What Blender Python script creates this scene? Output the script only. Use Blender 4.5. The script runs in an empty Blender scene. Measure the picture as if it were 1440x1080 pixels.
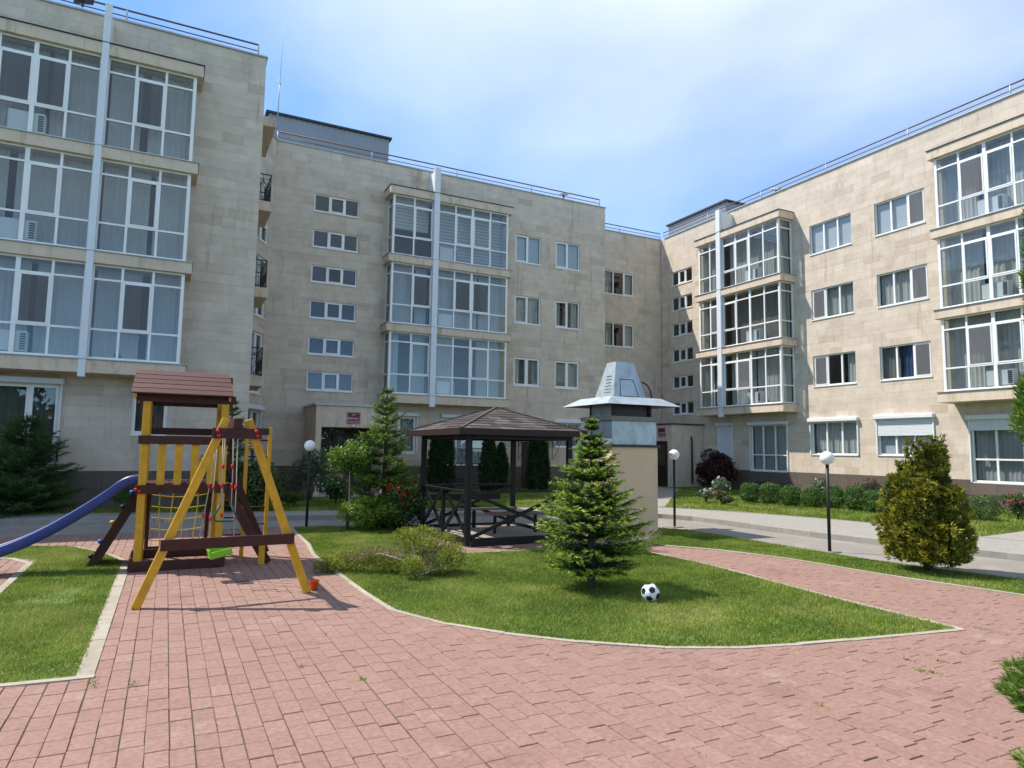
import bpy, bmesh, math, random
import numpy as np
from mathutils import Vector, Matrix

R = math.radians
sc = bpy.context.scene
col = sc.collection
rnd = random.Random(7)

# ------------------------------------------------------------------ camera, sky, sun, exposure
CAM = Vector((0, 0, 1.9))
yaw, pitch, roll = R(26.7295), R(5.5531), R(0.836)
FW = Vector((math.sin(yaw) * math.cos(pitch), math.cos(yaw) * math.cos(pitch), math.sin(pitch)))
r0 = Vector((math.cos(yaw), -math.sin(yaw), 0)); u0 = r0.cross(FW)
RT = r0 * math.cos(roll) + u0 * math.sin(roll)
UP = -r0 * math.sin(roll) + u0 * math.cos(roll)
cam = bpy.data.cameras.new('camera'); cam.sensor_width = 36; cam.lens = 957.69 / 1440 * 36
cam.clip_start = 0.05; cam.clip_end = 3000
co = bpy.data.objects.new('camera', cam); col.objects.link(co)
m3 = Matrix((RT, UP, -FW)).transposed()
co.matrix_world = Matrix.Translation(CAM) @ m3.to_4x4()
sc.camera = co

SUN = Vector((0.53, -0.45, -1.0)).normalized()      # the way the light travels
elev = math.asin(-SUN.z); azim = math.atan2(-SUN.x, -SUN.y)   # clockwise from +Y
w = bpy.data.worlds.new('World'); sc.world = w; w.use_nodes = True
nt = w.node_tree; N = nt.nodes; N.clear()
out = N.new('ShaderNodeOutputWorld'); bg = N.new('ShaderNodeBackground'); bg.inputs['Strength'].default_value = 0.15
sky = N.new('ShaderNodeTexSky'); sky.sky_type = 'NISHITA'; sky.sun_disc = False
sky.sun_elevation = elev; sky.sun_rotation = azim; sky.altitude = 0; sky.air_density = 0.55; sky.dust_density = 0.0; sky.ozone_density = 3.0
tc = N.new('ShaderNodeTexCoord'); mp = N.new('ShaderNodeMapping'); mp.inputs['Scale'].default_value = (1.0, 1.2, 2.2)
mp.inputs['Rotation'].default_value = (0, 0, R(35)); mp.inputs['Location'].default_value = (2.14, 4.9, 3.33)
nz = N.new('ShaderNodeTexNoise'); nz.inputs['Scale'].default_value = 0.95; nz.inputs['Detail'].default_value = 7; nz.inputs['Roughness'].default_value = 0.45; nz.inputs['Distortion'].default_value = 0.35
rp = N.new('ShaderNodeValToRGB'); rp.color_ramp.elements[0].position = 0.41; rp.color_ramp.elements[0].color = (0, 0, 0, 1)
rp.color_ramp.elements[1].position = 0.76; rp.color_ramp.elements[1].color = (0.85, 0.85, 0.85, 1)
mx = N.new('ShaderNodeMixRGB'); mx.inputs['Color2'].default_value = (3.5, 3.75, 3.85, 1)
L = nt.links
L.new(tc.outputs['Generated'], mp.inputs['Vector']); L.new(mp.outputs[0], nz.inputs['Vector']); L.new(nz.outputs['Fac'], rp.inputs[0])
L.new(rp.outputs[0], mx.inputs['Fac']); gr = N.new('ShaderNodeMixRGB'); gr.blend_type = 'MULTIPLY'; gr.inputs['Fac'].default_value = 1; gr.inputs['Color2'].default_value = (.82, .95, .97, 1); L.new(sky.outputs[0], gr.inputs['Color1']); L.new(gr.outputs[0], mx.inputs['Color1']); L.new(mx.outputs[0], bg.inputs['Color']); L.new(bg.outputs[0], out.inputs[0])

sl = bpy.data.lights.new('sun', 'SUN'); sl.energy = 2.7; sl.angle = R(0.53); sl.color = (1.0, 0.955, 0.89)
so = bpy.data.objects.new('sun', sl); col.objects.link(so)
so.rotation_euler = SUN.to_track_quat('-Z', 'Y').to_euler(); so.location = (-20, 20, 40)

sc.view_settings.view_transform = 'Standard'; sc.view_settings.look = 'None'
sc.view_settings.exposure = 1.3; sc.view_settings.gamma = 1.0; sc.view_settings.use_curve_mapping = False
sc.render.engine = 'CYCLES'
sc.cycles.use_denoising = True
sc.cycles.max_bounces = 8; sc.cycles.transparent_max_bounces = 16
sc.cycles.caustics_reflective = False; sc.cycles.caustics_refractive = False

# ------------------------------------------------------------------ materials
MATS = {}
def mat(name, color=(.5, .5, .5), rough=.7, var=.12, scale=6, bump=0.0, bscale=60, metal=0.0, tints=None, spec=.3, dirt=None, trans=0.0, wave=None):
    m = bpy.data.materials.new(name); m.use_nodes = True
    nt = m.node_tree; n = nt.nodes; l = nt.links
    b = n['Principled BSDF']; o = n['Material Output']
    b.inputs['Roughness'].default_value = rough; b.inputs['Metallic'].default_value = metal
    b.inputs['Specular IOR Level'].default_value = spec
    geo = n.new('ShaderNodeNewGeometry')
    if tints:
        a1 = n.new('ShaderNodeAttribute'); a1.attribute_type = 'GEOMETRY'; a1.attribute_name = 'tint'
        a2 = n.new('ShaderNodeAttribute'); a2.attribute_type = 'OBJECT'; a2.attribute_name = 'tint'
        ad = n.new('ShaderNodeMath'); ad.operation = 'ADD'
        l.new(a1.outputs['Fac'], ad.inputs[0]); l.new(a2.outputs['Fac'], ad.inputs[1])
        cr = n.new('ShaderNodeValToRGB'); e = cr.color_ramp.elements
        while len(e) < len(tints): e.new(0.5)
        for i, t in enumerate(tints): e[i].position = i / (len(tints) - 1); e[i].color = (*t, 1)
        l.new(ad.outputs[0], cr.inputs[0]); csock = cr.outputs[0]
    else:
        rg = n.new('ShaderNodeRGB'); rg.outputs[0].default_value = (*color, 1); csock = rg.outputs[0]
    if var:
        nz = n.new('ShaderNodeTexNoise'); nz.inputs['Scale'].default_value = scale; nz.inputs['Detail'].default_value = 6; nz.inputs['Roughness'].default_value = .62
        l.new(geo.outputs['Position'], nz.inputs['Vector'])
        mr = n.new('ShaderNodeMapRange'); mr.inputs[1].default_value = .25; mr.inputs[2].default_value = .75
        mr.inputs[3].default_value = 1 - var; mr.inputs[4].default_value = 1 + var
        l.new(nz.outputs['Fac'], mr.inputs[0])
        mu = n.new('ShaderNodeVectorMath'); mu.operation = 'SCALE'
        l.new(csock, mu.inputs[0]); l.new(mr.outputs[0], mu.inputs['Scale']); csock = mu.outputs[0]
    for dc, dscale, lo, hi, vec in ((dirt,) if dirt and not isinstance(dirt, list) else dirt or ()):   # stains and wear with a shape of their own
        mp = n.new('ShaderNodeMapping'); mp.inputs['Scale'].default_value = vec
        nz = n.new('ShaderNodeTexNoise'); nz.inputs['Scale'].default_value = dscale; nz.inputs['Detail'].default_value = 8; nz.inputs['Roughness'].default_value = .68
        l.new(geo.outputs['Position'], mp.inputs[0]); l.new(mp.outputs[0], nz.inputs['Vector'])
        mr = n.new('ShaderNodeMapRange'); mr.inputs[1].default_value = lo; mr.inputs[2].default_value = hi; mr.clamp = True
        l.new(nz.outputs['Fac'], mr.inputs[0])
        mi = n.new('ShaderNodeMixRGB'); mi.inputs['Color2'].default_value = (*dc, 1)
        l.new(mr.outputs[0], mi.inputs['Fac']); l.new(csock, mi.inputs['Color1']); csock = mi.outputs[0]
    l.new(csock, b.inputs['Base Color'])
    if bump:
        nb = n.new('ShaderNodeTexNoise'); nb.inputs['Scale'].default_value = bscale; nb.inputs['Detail'].default_value = 5
        if wave:
            mp = n.new('ShaderNodeMapping'); mp.inputs['Scale'].default_value = wave
            l.new(geo.outputs['Position'], mp.inputs[0]); l.new(mp.outputs[0], nb.inputs['Vector'])
        else: l.new(geo.outputs['Position'], nb.inputs['Vector'])
        bp = n.new('ShaderNodeBump'); bp.inputs['Strength'].default_value = 1.0; bp.inputs['Distance'].default_value = bump
        l.new(nb.outputs['Fac'], bp.inputs['Height']); l.new(bp.outputs[0], b.inputs['Normal'])
    if trans:
        tr = n.new('ShaderNodeBsdfTranslucent'); l.new(csock, tr.inputs['Color'])
        ms = n.new('ShaderNodeMixShader'); ms.inputs[0].default_value = trans
        l.new(b.outputs[0], ms.inputs[1]); l.new(tr.outputs[0], ms.inputs[2]); l.new(ms.outputs[0], o.inputs[0])
    MATS[name] = m
    return m

mat('stone', tints=[(.49, .39, .293), (.575, .475, .367), (.61, .505, .392), (.65, .545, .43)], rough=.75, var=.13, scale=2.2, bump=.0015, bscale=45,
    dirt=[((.37, .285, .205), .9, .56, .80, (1, 1, .55)), ((.32, .245, .175), 3.2, .58, .78, (1, 1, .09)), ((.66, .54, .42), 1.7, .62, .78, (1, 1, .8))])
mat('stone_joint', (.49, .395, .295), rough=.9, var=.1)
mat('band', (.63, .505, .375), rough=.7, var=.1, scale=3, bump=.001, dirt=[((.25, .15, .08), 1.6, .60, .78, (1, 1, .35)), ((.38, .30, .21), 4, .52, .75, (1, 1, .2))])
mat('plinth', tints=[(.100, .078, .062), (.125, .098, .078), (.15, .118, .095)], rough=.5, var=.15, scale=5, dirt=((.30, .26, .22), 1.2, .68, .80, (1, 1, .4)))
mat('coping', (.42, .42, .41), rough=.45, var=.1, metal=.4)
mat('roof_felt', (.16, .155, .15), rough=.9)
mat('pvc', (.80, .79, .75), rough=.35, var=.05, scale=2, spec=.5)
mat('pillar_metal', (.66, .68, .70), rough=.4, var=.05, spec=.5)
mat('shutter', (.70, .71, .72), rough=.5, var=.04, scale=3)
mat('room', (.10, .095, .085), rough=.9, var=.2, scale=1.5)
mat('curtain', tints=[(.20, .19, .175), (.48, .47, .45), (.66, .66, .64), (.74, .74, .72)], rough=.9, var=.06, scale=1.2, trans=.25)
mat('drape_blue', (.04, .08, .2), rough=.8)
mat('blind', tints=[(.44, .45, .46), (.62, .64, .66)], rough=.7, var=.03)
mat('ac_white', (.78, .79, .78), rough=.4, var=.04)
mat('ac_dark', (.06, .06, .065), rough=.6)
mat('rail_rust', (.13, .075, .055), rough=.6, var=.25, scale=5)
mat('rail_grey', (.45, .45, .45), rough=.5, var=.1)
mat('iron', (.012, .012, .013), rough=.5, var=.1)
mat('corrugated', (.25, .265, .28), rough=.45, var=.1, scale=.8, metal=.3)
mat('dark_trim', (.055, .05, .05), rough=.6)
mat('sign_red', (.17, .015, .03), rough=.35, var=.05)
mat('sign_white', (.75, .7, .72), rough=.5, var=0)
mat('door_dark', (.035, .022, .018), rough=.35, var=.2)
mat('white_render', (.72, .70, .66), rough=.8)
mat('brick', tints=[(.226, .130, .099), (.262, .152, .117), (.28, .165, .129), (.308, .188, .148)], rough=.85, var=.26, scale=24, bump=.003, bscale=110,
    dirt=[((.36, .265, .215), 1.5, .58, .82, (1, 1, 1)), ((.16, .095, .075), .8, .56, .80, (1, 1, 1)), ((.46, .37, .31), 5.5, .67, .76, (1, 1, 1)), ((.14, .10, .075), 9, .66, .76, (1, 1, 1))])
mat('joint_soil', (.105, .078, .055), rough=.95, var=.4, scale=9, dirt=((.05, .075, .02), 3, .52, .62, (1, 1, 1)))
mat('kerb', tints=[(.31, .265, .20), (.38, .33, .255)], rough=.9, var=.18, scale=9, bump=.002)
mat('kerb_grey', tints=[(.26, .24, .20), (.33, .305, .26)], rough=.9, var=.18, scale=5, bump=.002, dirt=((.16, .14, .10), 2.5, .58, .75, (1, 1, 1)))
mat('asphalt', (.235, .212, .182), rough=.9, var=.12, scale=1.3, bump=.003, bscale=140, dirt=((.36, .33, .29), .8, .5, .8, (1, 1, 1)))
mat('paver', tints=[(.40, .37, .33), (.46, .43, .385), (.50, .46, .41)], rough=.9, var=.12, scale=5, bump=.002)
mat('soil', (.075, .062, .036), rough=.95, var=.3, scale=4, bump=.01, bscale=25, dirt=((.05, .085, .018), 1.2, .35, .55, (1, 1, 1)))
mat('turf', (.11, .155, .035), rough=.95, var=.35, scale=3, bump=.02, bscale=45, dirt=((.13, .115, .05), .9, .62, .80, (1, 1, 1)))
mat('grass', tints=[(.115, .18, .022), (.20, .27, .036), (.29, .34, .06), (.43, .40, .15)], rough=.6, var=.25, scale=.9, trans=.35, spec=.25)
mat('wood_yellow', (.64, .325, .022), rough=.45, var=.2, scale=7, bump=.0012, bscale=60, wave=(1, 1, .12), dirt=[((.42, .20, .02), 6, .55, .80, (1, 1, .2)), ((.68, .40, .07), 22, .62, .80, (1, 1, .06)), ((.25, .12, .03), 13, .68, .74, (1, 1, 1))])
mat('wood_brown', (.06, .018, .013), rough=.5, var=.35, scale=12, bump=.001, bscale=60, wave=(.15, 1, 1))
mat('roof_red', tints=[(.068, .022, .018), (.083, .028, .023), (.10, .035, .029)], rough=.6, var=.18, scale=14, bump=.001, bscale=50, wave=(.12, 1, 1))
mat('slide_blue', (.042, .062, .22), rough=.35, var=.1, scale=3, dirt=((.2, .22, .4), 6, .66, .72, (.3, 1, 1)))
mat('plastic_red', (.6, .02, .02), rough=.35, var=.05)
mat('plastic_orange', (.8, .13, .015), rough=.4, var=.05)
mat('plastic_green', (.22, .50, .04), rough=.35, var=.04)
mat('plastic_blue', (.02, .14, .6), rough=.4, var=.05)
mat('plastic_sky', (.35, .6, .75), rough=.4, var=.05)
mat('plastic_teal', (.02, .08, .085), rough=.4, var=.05)
mat('plastic_yellow', (.75, .42, .02), rough=.4, var=.05)
mat('rope', (.45, .38, .28), rough=.9, var=.2, scale=40)
mat('rope_yellow', (.68, .5, .05), rough=.8, var=.1)
mat('steel', (.6, .6, .6), rough=.35, metal=.8, var=.1)
mat('wood_black', (.008, .0075, .008), rough=.42, var=.3, scale=9, bump=.001, bscale=50)
mat('shingle', tints=[(.036, .028, .026), (.072, .055, .050), (.125, .10, .094)], rough=.9, var=.2, scale=30, bump=.002, bscale=160)
mat('fascia', (.032, .016, .013), rough=.55, var=.2)
mat('soffit', (.20, .09, .04), rough=.6, var=.25, scale=9)
mat('deck', (.30, .255, .21), rough=.9, var=.2, scale=4)
mat('bench_wood', (.20, .13, .095), rough=.6, var=.2)
mat('render_tan', (.70, .50, .315), rough=.85, var=.08, scale=1.6, bump=.001, bscale=120, dirt=[((.54, .38, .25), 1.3, .60, .85, (1, 1, .3)), ((.45, .32, .22), 5, .60, .8, (1, 1, .08))])
mat('galvanised', (.44, .49, .51), rough=.45, metal=.5, var=.14, scale=5, dirt=((.22, .23, .22), 2.2, .5, .75, (1, 1, .5)))
mat('globe', (.86, .85, .82), rough=.25, var=.02, spec=.5)
mat('post_black', (.018, .019, .02), rough=.45, var=.1)
mat('ball_white', (.80, .79, .77), rough=.4, var=.06, scale=20)
mat('ball_black', (.012, .012, .013), rough=.4)
mat('bark', (.10, .07, .05), rough=.95, var=.3, scale=20, bump=.006, bscale=40)
mat('bark_pale', (.34, .29, .24), rough=.9, var=.3, scale=20, bump=.004, bscale=50)
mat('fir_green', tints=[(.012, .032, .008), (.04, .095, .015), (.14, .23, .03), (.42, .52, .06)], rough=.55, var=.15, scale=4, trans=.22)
mat('spruce_green', tints=[(.018, .042, .012), (.04, .08, .02), (.075, .135, .028), (.16, .24, .04)], rough=.55, var=.15, scale=4, trans=.22)
mat('spruce_fresh', tints=[(.03, .06, .010), (.07, .13, .02), (.16, .25, .03), (.30, .40, .055)], rough=.55, var=.15, scale=4, trans=.25)
mat('thuja_dark', tints=[(.010, .026, .008), (.022, .05, .013), (.04, .08, .02)], rough=.6, var=.2, scale=4, trans=.2)
mat('thuja_gold', tints=[(.025, .042, .008), (.085, .11, .014), (.24, .245, .025), (.50, .42, .045)], rough=.6, var=.2, scale=5, trans=.25)
mat('thuja_fresh', tints=[(.03, .07, .012), (.075, .15, .02), (.15, .25, .03), (.25, .36, .045)], rough=.6, var=.2, scale=5, trans=.25)
mat('box_green', tints=[(.022, .055, .010), (.055, .125, .018), (.09, .175, .028)], rough=.5, var=.2, scale=6, trans=.2)
mat('leaf_green', tints=[(.045, .10, .014), (.10, .19, .024), (.17, .27, .04), (.27, .33, .06)], rough=.45, var=.15, scale=5, trans=.3)
mat('leaf_light', tints=[(.06, .11, .014), (.14, .22, .025), (.24, .33, .04), (.34, .42, .07)], rough=.45, var=.15, scale=5, trans=.3)
mat('juniper', tints=[(.06, .08, .013), (.15, .18, .022), (.28, .31, .035), (.40, .41, .06)], rough=.6, var=.2, scale=6, trans=.2)
mat('leaf_dark', tints=[(.026, .06, .014), (.05, .10, .022), (.085, .145, .03), (.16, .20, .05)], rough=.45, var=.15, scale=5, trans=.25)
mat('leaf_purple', tints=[(.016, .006, .007), (.035, .012, .013), (.065, .02, .018), (.10, .035, .025)], rough=.5, var=.2, scale=5, trans=.25)
mat('leaf_grey', tints=[(.05, .08, .035), (.10, .14, .07), (.17, .21, .11)], rough=.6, var=.15, trans=.25)
mat('juniper_brown', tints=[(.13, .085, .05), (.23, .16, .095), (.32, .23, .14)], rough=.8, var=.2)
mat('petal_red', (.55, .015, .03), rough=.5, var=.2, scale=30, trans=.2)
mat('petal_pink', tints=[(.65, .12, .2), (.75, .3, .38)], rough=.5, var=.2, trans=.2)
mat('petal_white', (.80, .78, .70), rough=.5, var=.1, trans=.2)

def glass(name, tint, f0, rough=0.0):
    m = bpy.data.materials.new(name); m.use_nodes = True
    n = m.node_tree.nodes; l = m.node_tree.links; n.remove(n['Principled BSDF']); o = n['Material Output']
    t = n.new('ShaderNodeBsdfTransparent'); t.inputs[0].default_value = (*tint, 1)
    g = n.new('ShaderNodeBsdfGlossy'); g.inputs['Roughness'].default_value = rough; g.inputs['Color'].default_value = (.9, .91, .9, 1)
    lw = n.new('ShaderNodeLayerWeight'); lw.inputs['Blend'].default_value = .5
    pw = n.new('ShaderNodeMath'); pw.operation = 'POWER'; pw.inputs[1].default_value = 4.0
    fr = n.new('ShaderNodeMapRange'); fr.inputs[3].default_value = f0; fr.inputs[4].default_value = .75
    l.new(lw.outputs['Facing'], pw.inputs[0]); l.new(pw.outputs[0], fr.inputs[0])
    # panes are never quite flat
    geo = n.new('ShaderNodeNewGeometry'); nz = n.new('ShaderNodeTexNoise'); nz.inputs['Scale'].default_value = .9; nz.inputs['Detail'].default_value = 1
    bp = n.new('ShaderNodeBump'); bp.inputs['Distance'].default_value = .006; bp.inputs['Strength'].default_value = .5
    l.new(geo.outputs['Position'], nz.inputs['Vector']); l.new(nz.outputs['Fac'], bp.inputs['Height']); l.new(bp.outputs[0], g.inputs['Normal'])
    ms = n.new('ShaderNodeMixShader'); l.new(fr.outputs[0], ms.inputs[0]); l.new(t.outputs[0], ms.inputs[1]); l.new(g.outputs[0], ms.inputs[2]); l.new(ms.outputs[0], o.inputs[0])
    MATS[name] = m
glass('glass', (.87, .89, .885), .045)
def net(name, c, k):
    m = bpy.data.materials.new(name); m.use_nodes = True
    n = m.node_tree.nodes; l = m.node_tree.links; b = n['Principled BSDF']; b.inputs['Base Color'].default_value = (*c, 1); b.inputs['Roughness'].default_value = .8
    t = n.new('ShaderNodeBsdfTransparent'); ms = n.new('ShaderNodeMixShader'); ms.inputs[0].default_value = k
    l.new(t.outputs[0], ms.inputs[1]); l.new(b.outputs[0], ms.inputs[2]); l.new(ms.outputs[0], n['Material Output'].inputs[0]); MATS[name] = m
net('insect_net', (.16, .16, .165), .5)

# ------------------------------------------------------------------ helpers
WL = {}                                                     # world location of every object that can be a parent
Z = Vector((0, 0, 1))
def link(o, parent=None):
    col.objects.link(o)
    if parent is not None:
        o.parent = parent; o.matrix_parent_inverse = Matrix.Translation(-WL[parent])
    return o
def tag(o, label, cat, group=None, kind=None):
    o['label'] = label
    if cat: o['category'] = cat
    if group: o['group'] = group
    if kind: o['kind'] = kind
    return o
def thing(name, loc, label, cat, group=None):
    o = bpy.data.objects.new(name, None); col.objects.link(o); o.location = loc; o.empty_display_size = .2
    WL[o] = Vector(loc)
    return tag(o, label, cat, group)

class Fr:                                                   # a facade frame: u along, n outwards, z up
    def __init__(s, O, ud, nd): s.O, s.u, s.n = Vector(O), Vector(ud).normalized(), Vector(nd).normalized()
    def p(s, u, n, z): return s.O + s.u * u + s.n * n + Z * z
WF = Fr((0, 0, 0), (1, 0, 0), (0, 1, 0))                    # the world itself: u = x, n = y

class MB:
    def __init__(s): s.v = []; s.f = []; s.t = []; s.sm = []
    def add(s, vs, fs, t=0.0, sm=False):
        b = len(s.v); s.v += [tuple(v) for v in vs]
        for f in fs: s.f.append([b + i for i in f]); s.t.append(t); s.sm.append(sm)
        return s
    def quad(s, a, b, c, d, t=0.0): return s.add([a, b, c, d], [(0, 1, 2, 3)], t)
    def box(s, u0, u1, n0, n1, z0, z1, F=WF, t=0.0):
        P = [F.p(u, n, z) for z in (z0, z1) for n in (n0, n1) for u in (u0, u1)]
        return s.add(P, [(0, 2, 3, 1), (4, 5, 7, 6), (0, 1, 5, 4), (2, 6, 7, 3), (0, 4, 6, 2), (1, 3, 7, 5)], t)
    def beam(s, a, b, wd, ht, up=Z, t=0.0, roll=0.0):       # a rectangular bar from a to b
        a, b = Vector(a), Vector(b); d = (b - a).normalized()
        sd = d.cross(up)
        if sd.length < 1e-4: sd = d.cross(Vector((0, 1, 0)))
        sd.normalize(); tp = sd.cross(d)
        P = [q + sd * (i * wd / 2) + tp * (j * ht / 2) for q in (a, b) for j in (-1, 1) for i in (-1, 1)]
        return s.add(P, [(0, 2, 3, 1), (4, 5, 7, 6), (0, 1, 5, 4), (2, 6, 7, 3), (0, 4, 6, 2), (1, 3, 7, 5)], t)
    def tube(s, pts, rad, n=8, t=0.0, cap=True):
        pts = [Vector(p) for p in pts]; rad = rad if hasattr(rad, '__len__') else [rad] * len(pts)
        V = []; prev = None
        for i, p in enumerate(pts):
            d = (pts[min(i + 1, len(pts) - 1)] - pts[max(i - 1, 0)]).normalized()
            a = d.cross(Z if abs(d.z) < .9 else Vector((1, 0, 0))) if prev is None else prev - d * prev.dot(d)
            a.normalize(); prev = a; b = d.cross(a)
            V += [p + (a * math.cos(2 * math.pi * k / n) + b * math.sin(2 * math.pi * k / n)) * rad[i] for k in range(n)]
        Fs = [(i * n + k, i * n + (k + 1) % n, (i + 1) * n + (k + 1) % n, (i + 1) * n + k) for i in range(len(pts) - 1) for k in range(n)]
        if cap: Fs += [tuple(range(n))[::-1], tuple((len(pts) - 1) * n + k for k in range(n))]
        return s.add(V, Fs, t, True)
    def lathe(s, c, prof, n=16, t=0.0):
        c = Vector(c); V = [c + Vector((r * math.cos(2 * math.pi * k / n), r * math.sin(2 * math.pi * k / n), z)) for r, z in prof for k in range(n)]
        Fs = [(i * n + k, i * n + (k + 1) % n, (i + 1) * n + (k + 1) % n, (i + 1) * n + k) for i in range(len(prof) - 1) for k in range(n)]
        return s.add(V, Fs, t, True)
    def poly(s, pts, z0, z1=None, t=0.0):                   # a flat polygon, or a prism when z1 is given
        n = len(pts)
        if z1 is None: return s.add([(x, y, z0) for x, y in pts], [tuple(range(n))], t)
        V = [(x, y, z0) for x, y in pts] + [(x, y, z1) for x, y in pts]
        return s.add(V, [tuple(range(n))[::-1], tuple(range(n, 2 * n))] + [(i, (i + 1) % n, n + (i + 1) % n, n + i) for i in range(n)], t)
    def mesh(s, name, m):
        me = bpy.data.meshes.new(name); me.from_pydata(s.v, [], s.f)
        if any(s.t): me.attributes.new('tint', 'FLOAT', 'FACE').data.foreach_set('value', s.t)
        if any(s.sm): me.polygons.foreach_set('use_smooth', s.sm)
        me.materials.append(MATS[m]); return me
    def build(s, name, m, parent=None, bevel=0.0):
        me = s.mesh(name, m)
        if bevel:
            bm = bmesh.new(); bm.from_mesh(me); bmesh.ops.remove_doubles(bm, verts=bm.verts, dist=1e-5)
            bmesh.ops.bevel(bm, geom=bm.edges[:], offset=bevel, segments=1, affect='EDGES', clamp_overlap=True); bm.to_mesh(me); bm.free()
        o = bpy.data.objects.new(name, me); link(o, parent); WL[o] = Vector((0, 0, 0)); return o
def struct(o): o['kind'] = 'structure'; return o

_unit = {}
def unit_mesh(m, kind):
    k = (m, kind)
    if k not in _unit:
        b = MB()
        if kind == 'cube': b.box(0, 1, 0, 1, 0, 1)
        elif kind == 'stone':                               # a block whose front (+n) edges are eased
            e = .003
            V = [(0, 0, 0), (1, 0, 0), (1, 0, 1), (0, 0, 1), (0, .94, 0), (1, .94, 0), (1, .94, 1), (0, .94, 1), (e, 1, e * 2), (1 - e, 1, e * 2), (1 - e, 1, 1 - e * 2), (e, 1, 1 - e * 2)]
            b.add(V, [(0, 1, 5, 4), (1, 2, 6, 5), (2, 3, 7, 6), (3, 0, 4, 7), (4, 5, 9, 8), (5, 6, 10, 9), (6, 7, 11, 10), (7, 4, 8, 11), (8, 9, 10, 11)])
        elif kind == 'brick':                               # top edges rounded off
            e = .022; f_ = .014
            V = [(0, 0, 0), (1, 0, 0), (1, 1, 0), (0, 1, 0), (0, 0, .92), (1, 0, .92), (1, 1, .92), (0, 1, .92), (e, f_, 1), (1 - e, f_, 1), (1 - e, 1 - f_, 1), (e, 1 - f_, 1)]
            b.add(V, [(0, 1, 5, 4), (1, 2, 6, 5), (2, 3, 7, 6), (3, 0, 4, 7), (4, 5, 9, 8), (5, 6, 10, 9), (6, 7, 11, 10), (7, 4, 8, 11), (8, 9, 10, 11)])
        _unit[k] = (b.mesh(kind, m), b)
    return _unit[k]
def unit(name, m, parent, u0, u1, n0, n1, z0, z1, F=WF, kind='cube', tint=None):
    o = bpy.data.objects.new(name, unit_mesh(m, kind)[0]); link(o, parent)
    M = Matrix.Identity(4); a = F.p(u0, n0, z0)
    for i, c in enumerate((F.u * (u1 - u0), F.n * (n1 - n0), Z * (z1 - z0))):
        for j in range(3): M[j][i] = c[j]
    for j in range(3): M[j][3] = a[j]
    o.matrix_basis = M; WL[o] = Vector(a)
    if tint is not None: o['tint'] = tint
    return o
def unit_into(b, kind, u0, u1, n0, n1, z0, z1, F=WF, tint=0.0):   # the same piece, joined into a mass
    src = unit_mesh('stone', kind)[1]
    b.add([F.p(u0 + v[0] * (u1 - u0), n0 + v[1] * (n1 - n0), z0 + v[2] * (z1 - z0)) for v in src.v], src.f, tint)

def inpoly(x, y, P):
    c = False; n = len(P)
    for i in range(n):
        x1, y1 = P[i]; x2, y2 = P[i - 1]
        if (y1 > y) != (y2 > y) and x < (x2 - x1) * (y - y1) / (y2 - y1) + x1: c = not c
    return c
def px(P):                                                  # where a point lands, in units of the 1440 frame; None when behind
    d = Vector(P) - CAM; z = d.dot(FW)
    if z < .1: return None
    return 720 + 957.69 * d.dot(RT) / z, 540 - 957.69 * d.dot(UP) / z, z
def seen(P, mrg=30):
    q = px(P); return q is not None and -mrg < q[0] < 1440 + mrg and -mrg < q[1] < 1080 + mrg

# ------------------------------------------------------------------ the setting: ground, road, pavement, lawns, brick paving
def smooth(pts, k=6):
    P = [Vector((*p, 0)) for p in pts]; o = []
    for i in range(len(P) - 1):
        a, b, c, d = P[max(i - 1, 0)], P[i], P[i + 1], P[min(i + 2, len(P) - 1)]
        for j in range(k):
            t = j / k
            q = .5 * ((2 * b) + (c - a) * t + (2 * a - 5 * b + 4 * c - d) * t * t + (3 * b - a - 3 * c + d) * t ** 3)
            o.append((q.x, q.y))
    return o + [tuple(P[-1][:2])]
road_near = smooth([(-30, 17.3), (-3, 17.2), (3.1, 17.1), (5.3, 16.45), (8.2, 15.4), (10.3, 14.7), (11.3, 13.7), (11.62, 12.4), (11.6, 9.3), (11.68, 7.9), (12.1, 6.1), (13, 2), (14, -6)])
road_far = smooth([(-30, 20.0), (-3.35, 19.7), (0, 19.25), (3.2, 18.75), (6.84, 18.4), (10, 17.7), (12.3, 16.75), (13.4, 15.2), (13.5, 12), (13.8, 9.7), (14.3, 7.4), (15.3, 2), (16.3, -6)])
pave_far = smooth([(-30, 21.3), (-3.5, 21.0), (0, 20.5), (3.4, 20.0), (7, 19.7), (10.5, 19.2), (14, 18.6), (15.4, 16.7), (16.3, 14.7), (16.9, 12), (16.6, 8.8), (17.3, 2), (18, -6)])

struct(MB().poly([(-500, -500), (500, -500), (500, 500), (-500, 500)], -.07).build('ground', 'soil'))
struct(MB().poly(road_near + road_far[::-1], -.01).build('road', 'asphalt'))
pm = MATS['paver'].copy(); pm.name = 'paver_sheet'; MATS['paver_sheet'] = pm                  # too far off to tell the setts apart: the material takes over
n_ = pm.node_tree.nodes; l_ = pm.node_tree.links
bt = n_.new('ShaderNodeTexBrick'); bt.inputs['Scale'].default_value = 5; bt.inputs['Color1'].default_value = (.30, .275, .24, 1); bt.inputs['Color2'].default_value = (.36, .335, .295, 1)
bt.inputs['Mortar'].default_value = (.19, .175, .15, 1); bt.inputs['Mortar Size'].default_value = .03
gp = n_.new('ShaderNodeNewGeometry'); l_.new(gp.outputs['Position'], bt.inputs['Vector']); l_.new(bt.outputs['Color'], n_['Principled BSDF'].inputs['Base Color'])
pave = struct(MB().poly(road_far + pave_far[::-1], -.06, .10).build('pavement', 'paver_sheet'))
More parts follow.
